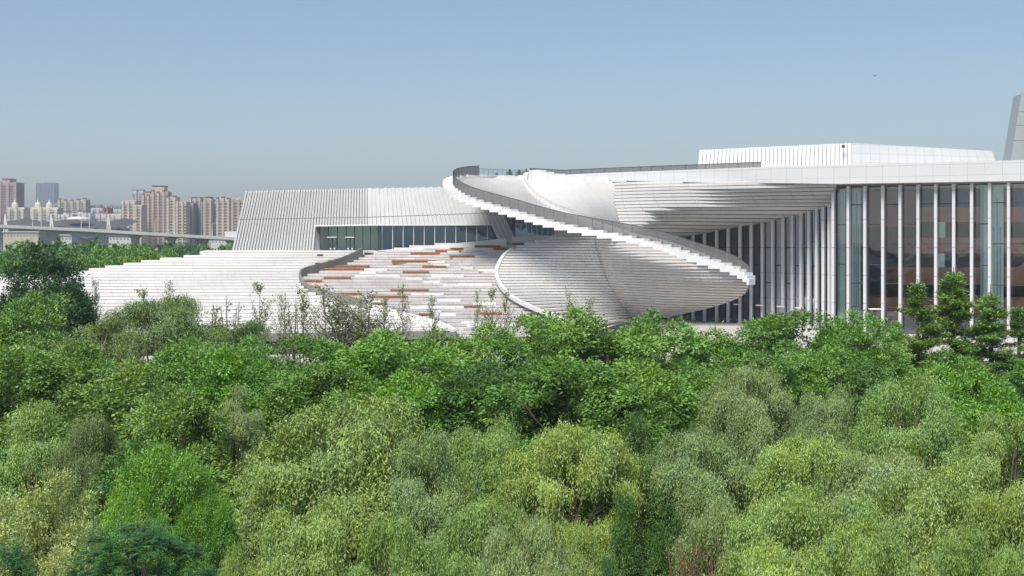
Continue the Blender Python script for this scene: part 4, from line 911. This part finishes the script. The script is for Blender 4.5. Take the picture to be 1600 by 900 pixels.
TR = [
 # ---- back row, in front of the opera house
 ('broad0', 62, 364, 135, 146, 'D', 'tall dark tree at the left rising above the skyline in front of the woods'),
 ('broad2', 92, 424, 95, 140, 'D', 'dark tree leaning against the white stair just right of the tallest dark tree'),
 ('broad1', 12, 458, 130, 112, 'g', 'mid green tree at the left edge below the tallest dark tree'),
 ('willow0', 246, 458, 230, 120, 'o', 'olive feathery tree whose rounded top stands out against the white stair'),
 ('fuzzy0', 140, 488, 160, 108, 'o', 'olive feathery tree left of the rounded olive one'),
 ('fuzzy0', 345, 494, 170, 110, 'o', 'olive feathery tree below the two tall slim saplings'),
 ('broad3', 45, 530, 190, 92, 'g', 'broad green tree at the left edge in the second row'),
 ('broad1', 120, 522, 150, 98, 'g', 'green tree in front of the left olive feathery tree'),
 ('broad0', 290, 520, 150, 98, 'g', 'green tree under the rounded olive tree'),
 ('broad2', 372, 526, 130, 96, 'G', 'bright green tree in front of the olive tree by the slim saplings'),
 ('broad3', 505, 524, 150, 104, 'g', 'green tree right below the small leafy thicket'),
 ('broad1', 612, 514, 200, 98, 'G', 'bright rounded green tree below the middle of the amphitheatre stair'),
 ('broad2', 700, 516, 140, 104, 'g', 'green tree left of the one that pokes above the stair foot'),
 ('broad0', 768, 498, 130, 112, 'g', 'green tree poking up before the foot of the amphitheatre stair'),
 ('broad3', 852, 492, 120, 118, 'g', 'green tree whose top touches the rim of the lower shell'),
 ('broad1', 945, 482, 190, 104, 'c', 'large green tree in front of the lower shell, hung with seed clusters'),
 ('broad2', 1030, 486, 150, 108, 'g', 'green tree below the shell where the glass columns begin'),
 ('broad0', 1112, 508, 130, 112, 'G', 'fresh green tree below the spiral tip'),
 ('broad3', 1208, 486, 165, 114, 'g', 'green tree in front of the middle of the colonnade'),
 ('broad1', 1318, 486, 120, 116, 'g', 'green tree standing right before the corner of the glass front'),
 ('broad2', 1368, 520, 100, 118, 'c', 'small green tree left of the first feathery conifer'),
 ('conifer0', 1434, 440, 105, 128, 'c', 'leftmost of the tall feathery conifers before the glass front'),
 ('conifer1', 1490, 424, 115, 130, 'c', 'tallest feathery conifer, in the middle of the group before the glass front'),
 ('conifer2', 1548, 456, 120, 128, 'c', 'third tall feathery conifer before the green glass bay'),
 ('conifer0', 1592, 478, 100, 126, 'c', 'feathery conifer at the right edge before the last bay'),
 ('conifer1', 1400, 500, 70, 124, 'c', 'short feathery conifer left of the tall ones'),
 ('conifer2', 1640, 470, 100, 128, 'c', 'feathery conifer cut by the right edge of the photo'),
 # ---- middle rows
 ('broad0', 205, 548, 200, 84, 'c', 'big yellowish-green tree with drooping tufts in the left middle'),
 ('broad2', 265, 590, 150, 76, 'c', 'yellowish-green tree just right of and below the big tufted one'),
 ('fuzzy1', 362, 598, 115, 80, 's', 'small grey-olive willow between the tufted tree and the giant willow'),
 ('broad3', 470, 560, 150, 92, 'g', 'green tree behind the left shoulder of the giant willow'),
 ('broad1', 560, 560, 150, 90, 'g', 'green tree right behind the top of the giant willow'),
 ('broad0', 640, 562, 140, 88, 'G', 'light green tree behind the right shoulder of the giant willow'),
 ('broad2', 735, 560, 160, 90, 'd', 'dark green tree in the shaded hollow behind the middle willows'),
 ('broad1', 820, 560, 170, 88, 'd', 'deep green tree with bare twigs showing, left of the large seed-hung tree'),
 ('broad3', 905, 545, 200, 86, 'g', 'big green tree in the centre rising behind the round willow'),
 ('broad0', 1000, 545, 190, 84, 'g', 'green tree in the centre just right of the big one'),
 ('broad2', 1070, 560, 150, 90, 'g', 'green tree left of the open-topped small willow'),
 ('broad1', 1135, 550, 140, 96, 'c', 'green tree behind the small willow below the spiral tip'),
 ('broad3', 1265, 545, 160, 98, 'g', 'green tree between the colonnade tree and the corner tree, lower row'),
 ('broad0', 1350, 556, 130, 96, 'd', 'dark green tree in the row under the corner tree'),
 ('broad2', 1490, 548, 110, 100, 'G', 'bright green tree at the foot of the middle conifer'),
 ('broad1', 1560, 578, 120, 84, 'G', 'brightest green tree near the right edge under the conifers'),
 ('broad3', 1620, 560, 120, 96, 'g', 'green tree cut by the right edge under the conifers'),
 ('willow2', 50, 622, 190, 70, 'w', 'pale willow at the left edge in the middle row'),
 ('willow0', 128, 640, 120, 68, 'o', 'olive willow right of the pale one at the left edge'),
 ('broad0', 215, 668, 180, 64, 'd', 'dark green tree above the bright lime-green one'),
 ('willow1', 1185, 562, 135, 78, 's', 'small open-topped willow with its grey branches showing'),
 ('willow3', 1292, 598, 135, 74, 's', 'small grey-green willow left of the tall domed one'),
 ('willow0', 1425, 580, 210, 70, 'w', 'tall domed willow at the right, highest of the front willows'),
 ('willow2', 1570, 640, 190, 66, 'w', 'pale willow at the right edge below the brightest green tree'),
 ('near1', 1020, 640, 170, 66, 'd', 'dark green tree in the gap between the centre and right willows'),
 ('near0', 955, 700, 150, 60, 'd', 'shadowed green tree at the right flank of the round willow'),
 ('willow1', 1110, 664, 170, 60, 's', 'grey-green willow leaning over the dark gap in the centre'),
 ('willow3', 1250, 668, 230, 58, 'w', 'broad willow in the right middle, in front of the small grey-green one'),
 ('willow1', 1370, 690, 200, 56, 's', 'willow with silvery leaves below the tall domed one'),
 # ---- front rows
 ('willow0', 540, 614, 365, 59, 'w', 'giant pale willow filling the middle left, largest of all'),
 ('willow2', 665, 664, 190, 57, 's', 'grey-green willow against the right side of the giant one'),
 ('willow3', 760, 646, 170, 60, 'w', 'willow with an upright tuft at its top in the centre'),
 ('willow1', 872, 650, 185, 58, 'W', 'round yellowish willow in the centre, ending at the dark gap'),
 ('olive0', 52, 728, 215, 50, 'y', 'yellow-cream bushy tree at the lower left'),
 ('near0', 258, 676, 190, 52, 'G', 'bright lime-green tree at the lower left beside the giant willow'),
 ('near1', 205, 748, 160, 48, 'G', 'lime-green lower tree between the cream bush and the silk tree'),
 ('near0', 315, 760, 110, 50, 'G', 'small lime-green tree at the foot of the giant willow'),
 ('willow1', 1240, 748, 230, 48, 'w', 'willow in the right foreground above the lime-tinted one'),
 ('willow0', 1440, 716, 250, 50, 'w', 'great willow with long strands in the right foreground'),
 ('willow3', 1580, 740, 200, 48, 'W', 'willow cut by the right edge in the foreground'),
 ('willow2', 1120, 770, 160, 50, 's', 'silvery willow above the bare reddish stems'),
 ('near1', 1000, 760, 150, 52, 'd', 'dark leafy tree with yellowing tips deep in the centre gap'),
 ('willow3', 480, 770, 230, 46, 'w', 'willow below the giant one, left of the bottom centre'),
 ('willow2', 620, 790, 190, 44, 'w', 'willow at the bottom beneath the giant one, towards the centre'),
 ('willow0', 745, 760, 190, 47, 'w', 'willow at the bottom centre, left of the grey one'),
 ('willow1', 835, 790, 150, 43, 's', 'grey-leaved willow at the bottom centre'),
 ('willow2', 360, 842, 110, 40, 'W', 'small pale willow at the bottom edge right of the silk tree'),
 ('willow1', 905, 800, 130, 46, 'W', 'narrow yellowish willow at the bottom, left of the dark gap'),
 ('feather0', 205, 808, 250, 42, 'b', 'blue-green silk tree with fern-like leaves at the bottom left'),
 ('feather0', 5, 836, 120, 41, 'b', 'blue-green silk tree cut by the bottom left corner'),
 ('olive0', 90, 846, 110, 42, 'y', 'small cream-leaved bush between the two silk trees'),
 ('willow3', 1225, 826, 230, 40, 'W', 'lime-tinted willow at the bottom right of centre'),
 ('willow0', 1370, 800, 190, 42, 'w', 'willow at the bottom, left of the long-stranded one'),
 ('willow2', 1500, 812, 200, 41, 'w', 'willow at the bottom right, in front of the great long-stranded one'),
 ('willow1', 1600, 836, 130, 40, 'w', 'willow in the bottom right corner'),
 ('near1', 950, 862, 90, 42, 'b', 'dark round bush at the bottom beside the grey willow'),
 ('near0', 868, 880, 80, 38, 'W', 'small yellow-green bush peeping up at the bottom edge'),
]
NM = dict(broad='broadleaf_tree', near='broadleaf_tree', willow='willow_tree', fuzzy='feathery_tree', conifer='conifer_tree', olive='flowering_tree', feather='silk_tree')
for k, px, py, w, D, pal, lab in TR: tree(k, px, py-(8 if 95 < D < 122 and k[0] == 'b' else 0), w*(1.12 if D > 82 and k[0] == 'b' else .98), D, pal, lab, 'feathery_tree' if pal == 'o' else NM[k[:-1]])
SP = [('sapling0', 150, 438, 26, 140, 'slim young tree with few leaves left of the rounded olive tree'),
 ('sapling1', 404, 446, 42, 142, 'slim young tree before the stair, taller one of two near the undercroft'),
 ('sapling2', 438, 466, 30, 141, 'slim sapling close to the right of the tallest one by the undercroft'),
 ('sapling0', 474, 452, 46, 142, 'slim young tree standing alone left of the leafy thicket'),
 ('sapling2', 630, 452, 42, 143, 'slim young tree with a dark stem just right of the leafy thicket'),
 ('sapling1', 600, 470, 30, 143, 'short slim tree on the right end of the leafy thicket'),
 ('sapling0', 678, 466, 34, 144, 'crooked slim tree before the lowest brown bench'),
 ('sapling2', 745, 460, 24, 145, 'left one of three slim saplings before the lower right benches'),
 ('sapling1', 768, 456, 34, 145, 'middle one of three slim saplings before the lower right benches'),
 ('sapling0', 793, 456, 28, 146, 'right one of three slim saplings before the lower right benches'),
 ('shoots0', 454, 474, 34, 143, 'clump of thin upright shoots between two slim saplings'),
 ('thicket0', 540, 446, 100, 142, 'leafy thicket of young stems before the curved wall'),
 ('thicket0', 582, 468, 85, 143, 'lower leafy thicket just right of the taller one'),
 ('thicket0', 905, 446, 48, 140, 'slender leafy young tree in front of the lower shell'),
 ('sapling2', 262, 446, 40, 138, 'sparse young tree sticking out of the rounded olive tree'),
 ('sapling1', 225, 456, 40, 138, 'sparse young tree at the left shoulder of the rounded olive tree'),
 ('shoots0', 348, 480, 60, 140, 'thin bare shoots above the olive tree by the undercroft')]
for k, px, py, w, D, lab in SP: tree(k, px, py-(9 if px != 905 else 0), w, D, 'k', lab, 'sapling', 'young tree', ground=2.0)
# plain understorey trees that fill the wood behind the named ones
STOPW = {'the', 'of', 'a', 'in', 'by', 'with', 'before', 'behind', 'below', 'above', 'at', 'to', 'left', 'right', 'just', 'and', 'two', 'three', 'whose', 'its', 'near', 'from', 'close', 'standing', 'poking', 'that', 'under', 'between', 'leaning', 'filling', 'deep'}
SEEN = set()
def under_label(px, D):
    for a in sorted(TR, key=lambda a: (X(a[1], a[4])-X(px, D))**2+(a[4]-D)**2*.6):
        w = a[6].split(',')[0].split()[:9]
        while w[-1] in STOPW: w.pop()
        rel = 'behind' if D > a[4]+4 else 'in front of' if D < a[4]-4 else 'left of' if px < a[1] else 'right of'
        s = 'low filler tree %s the %s' % (rel, ' '.join(w))
        if s not in SEEN: SEEN.add(s); return s
r = random.Random(3); placed = [(X(a[1], a[4]), a[4]) for a in TR]
for i in range(460):
    D = r.uniform(52, 132); px = r.uniform(-150, 1750); x = X(px, D)
    if all((x-a)**2+(D-b)**2 > 5.2**2 for a, b in placed):
        placed.append((x, D)); kk = r.choice(['broad0', 'broad1', 'broad2', 'broad3'])
        hz_ = r.uniform(8.5, 11.0); tree(kk, px, HZ+(CH-hz_)*F/D, 8.5*F/D, D, r.choice('gd'), under_label(px, D), 'broadleaf_tree', 'tree', 'understorey trees of the wood')
# bare reddish stems in the gap
r = random.Random(4); D = 43; t = empty('bare_shrub', 'cluster of bare reddish-brown stems in the dark gap at the bottom', 'shrub', (X(1075, D), D, 0))
M['redstem'] = mat('red_stem', (.20, .095, .065), .8, .2, .2, 2)
for i in range(22):
    x = X(1075, D)+r.uniform(-.5, .5); y = D-1.8+r.uniform(-.4, .4); tx = r.uniform(-.9, .9); h = Z(r.uniform(808, 850), D); b = MB()
    b.tube([(x, y, 0), (x+tx*.35, y, h*.6), (x+tx*.3+r.uniform(-.25, .25), y, h*.82), (x+tx+r.uniform(-.2, .2), y, h)], [.045, .035, .025, .008], 5); b.build('stem', M['redstem'], t)
# ---- woods beyond the stair
FAR = [(10, 392, 70, 260, 'g', 'green tree at the left edge of the far wood'), (118, 384, 52, 270, 'c', 'rounded light green tree in the far wood right of the tallest dark tree'),
 (150, 381, 44, 285, 'g', 'rounded tree in the far wood below the bridge haunch'), (178, 384, 46, 270, 'g', 'broad tree in the far wood above the stair steps, left of the light one'), (206, 378, 40, 300, 'g', 'tree in the far wood in front of the first bridge pier'),
 (232, 384, 44, 290, 'c', 'light green tree in the far wood between the two bridge piers'), (260, 386, 40, 295, 'g', 'tree in the far wood before the second bridge pier'), (288, 378, 42, 330, 'b', 'bluish-green tree in the far wood right of the second pier'),
 (312, 382, 36, 320, 'b', 'dark bluish tree in the far wood near the right end of the bridge'), (338, 380, 44, 330, 'd', 'dark tree in the far wood touching the ribbed hall side'), (356, 384, 30, 300, 'b', 'small bluish tree at the foot of the ribbed hall'),
 (105, 402, 50, 240, 'g', 'round green tree right above the lower steps beside the dark tree'), (130, 398, 50, 245, 'd', 'dark green tree just above the lower stair steps'), (168, 398, 48, 250, 'g', 'green tree peeking over the stair edge in the middle'), (200, 396, 40, 255, 'c', 'light green bush-like tree over the stair edge'),
 (240, 394, 40, 262, 'g', 'low green tree over the stair edge left of the last one'), (275, 392, 36, 270, 'c', 'low yellowish-green tree over the stair edge near the landing'), (300, 390, 40, 280, 'd', 'low dark tree over the stair edge at the landing'), (330, 389, 40, 285, 'g', 'low green tree by the landing before the ribbed hall'),
 (62, 386, 60, 275, 'g', 'green tree of the far wood hidden mostly behind the tallest dark tree'), (35, 400, 70, 235, 'd', 'dark green tree low at the left behind the tallest dark tree'), (-5, 410, 70, 225, 'g', 'green tree cut by the left edge behind the front trees')]
for i, (px, py, w, D, pal, lab) in enumerate(FAR): tree('far%d' % (i % 3), px, py+(2 if i < 11 or i > 18 else 1), w*1.25, D, pal, lab, 'far_tree', 'tree', 'trees of the wood beyond the stair')
# the far wood as one mass
r = np.random.default_rng(5); me0 = [PR['far%d' % i][0] for i in range(3)]; arr = []
for m_ in me0:
    a = np.empty(len(m_.vertices)*3, np.float32); m_.vertices.foreach_get('co', a); arr.append(a.reshape(-1, 4, 3)[::3])
allv = []; tn = []
for i in range(165):
    D = r.uniform(300, 620); px = r.uniform(-110, 395); h = CH+r.uniform(-6, 2.5); a = arr[i % 3]; s = h/15.2; v = a*np.array((s*1.1, s*1.1, s)); th = r.uniform(0, 6.28)
    c, q = np.cos(th), np.sin(th); v = np.stack([v[..., 0]*c-v[..., 1]*q, v[..., 0]*q+v[..., 1]*c, v[..., 2]], -1)
    # enlarge leaves so that the thinned crown stays closed
    ctr = v.mean(1, keepdims=True); v = ctr+(v-ctr)*1.7; allv.append(v+np.array((X(px, D), D, 0))); tn.append(np.full(len(v), r.uniform(.2, .7))+r.normal(size=len(v))*.12)
v = np.concatenate(allv); n = len(v); me = bpy.data.meshes.new('far_wood'); me.vertices.add(n*4); me.vertices.foreach_set('co', v.astype(np.float32).ravel()); me.loops.add(n*4); me.loops.foreach_set('vertex_index', np.arange(n*4, dtype=np.int32))
me.polygons.add(n); me.polygons.foreach_set('loop_start', np.arange(0, n*4, 4, dtype=np.int32)); me.polygons.foreach_set('loop_total', np.full(n, 4, dtype=np.int32)); me.update()
a = me.attributes.new('tone', 'FLOAT', 'FACE'); a.data.foreach_set('value', np.clip(np.concatenate(tn), 0, 1).astype(np.float32)); me.materials.append(M['leaf'])
o = link('far_wood', me, kind='stuff'); o.color = (.10, .21, .05, 1); o['label'] = 'mass of distant green woods under the bridge'
# small shrubs on the roof terrace and plants behind the terrace glass
for px, h, lab in ((776, 1.0, 'tiny low shrub on the roof terrace, leftmost behind the glass balustrade'), (796, 1.9, 'small pointed shrub on the roof terrace, left of two alike'), (811, 1.8, 'small pointed shrub on the roof terrace, right of two alike'), (822, 2.0, 'dark shrub at the railing end beside the upper shell')):
    tree('conifer0', px, 275.5-h*6, h*5, 243, 'D', lab, 'roof_shrub', 'shrub', ground=35.1)
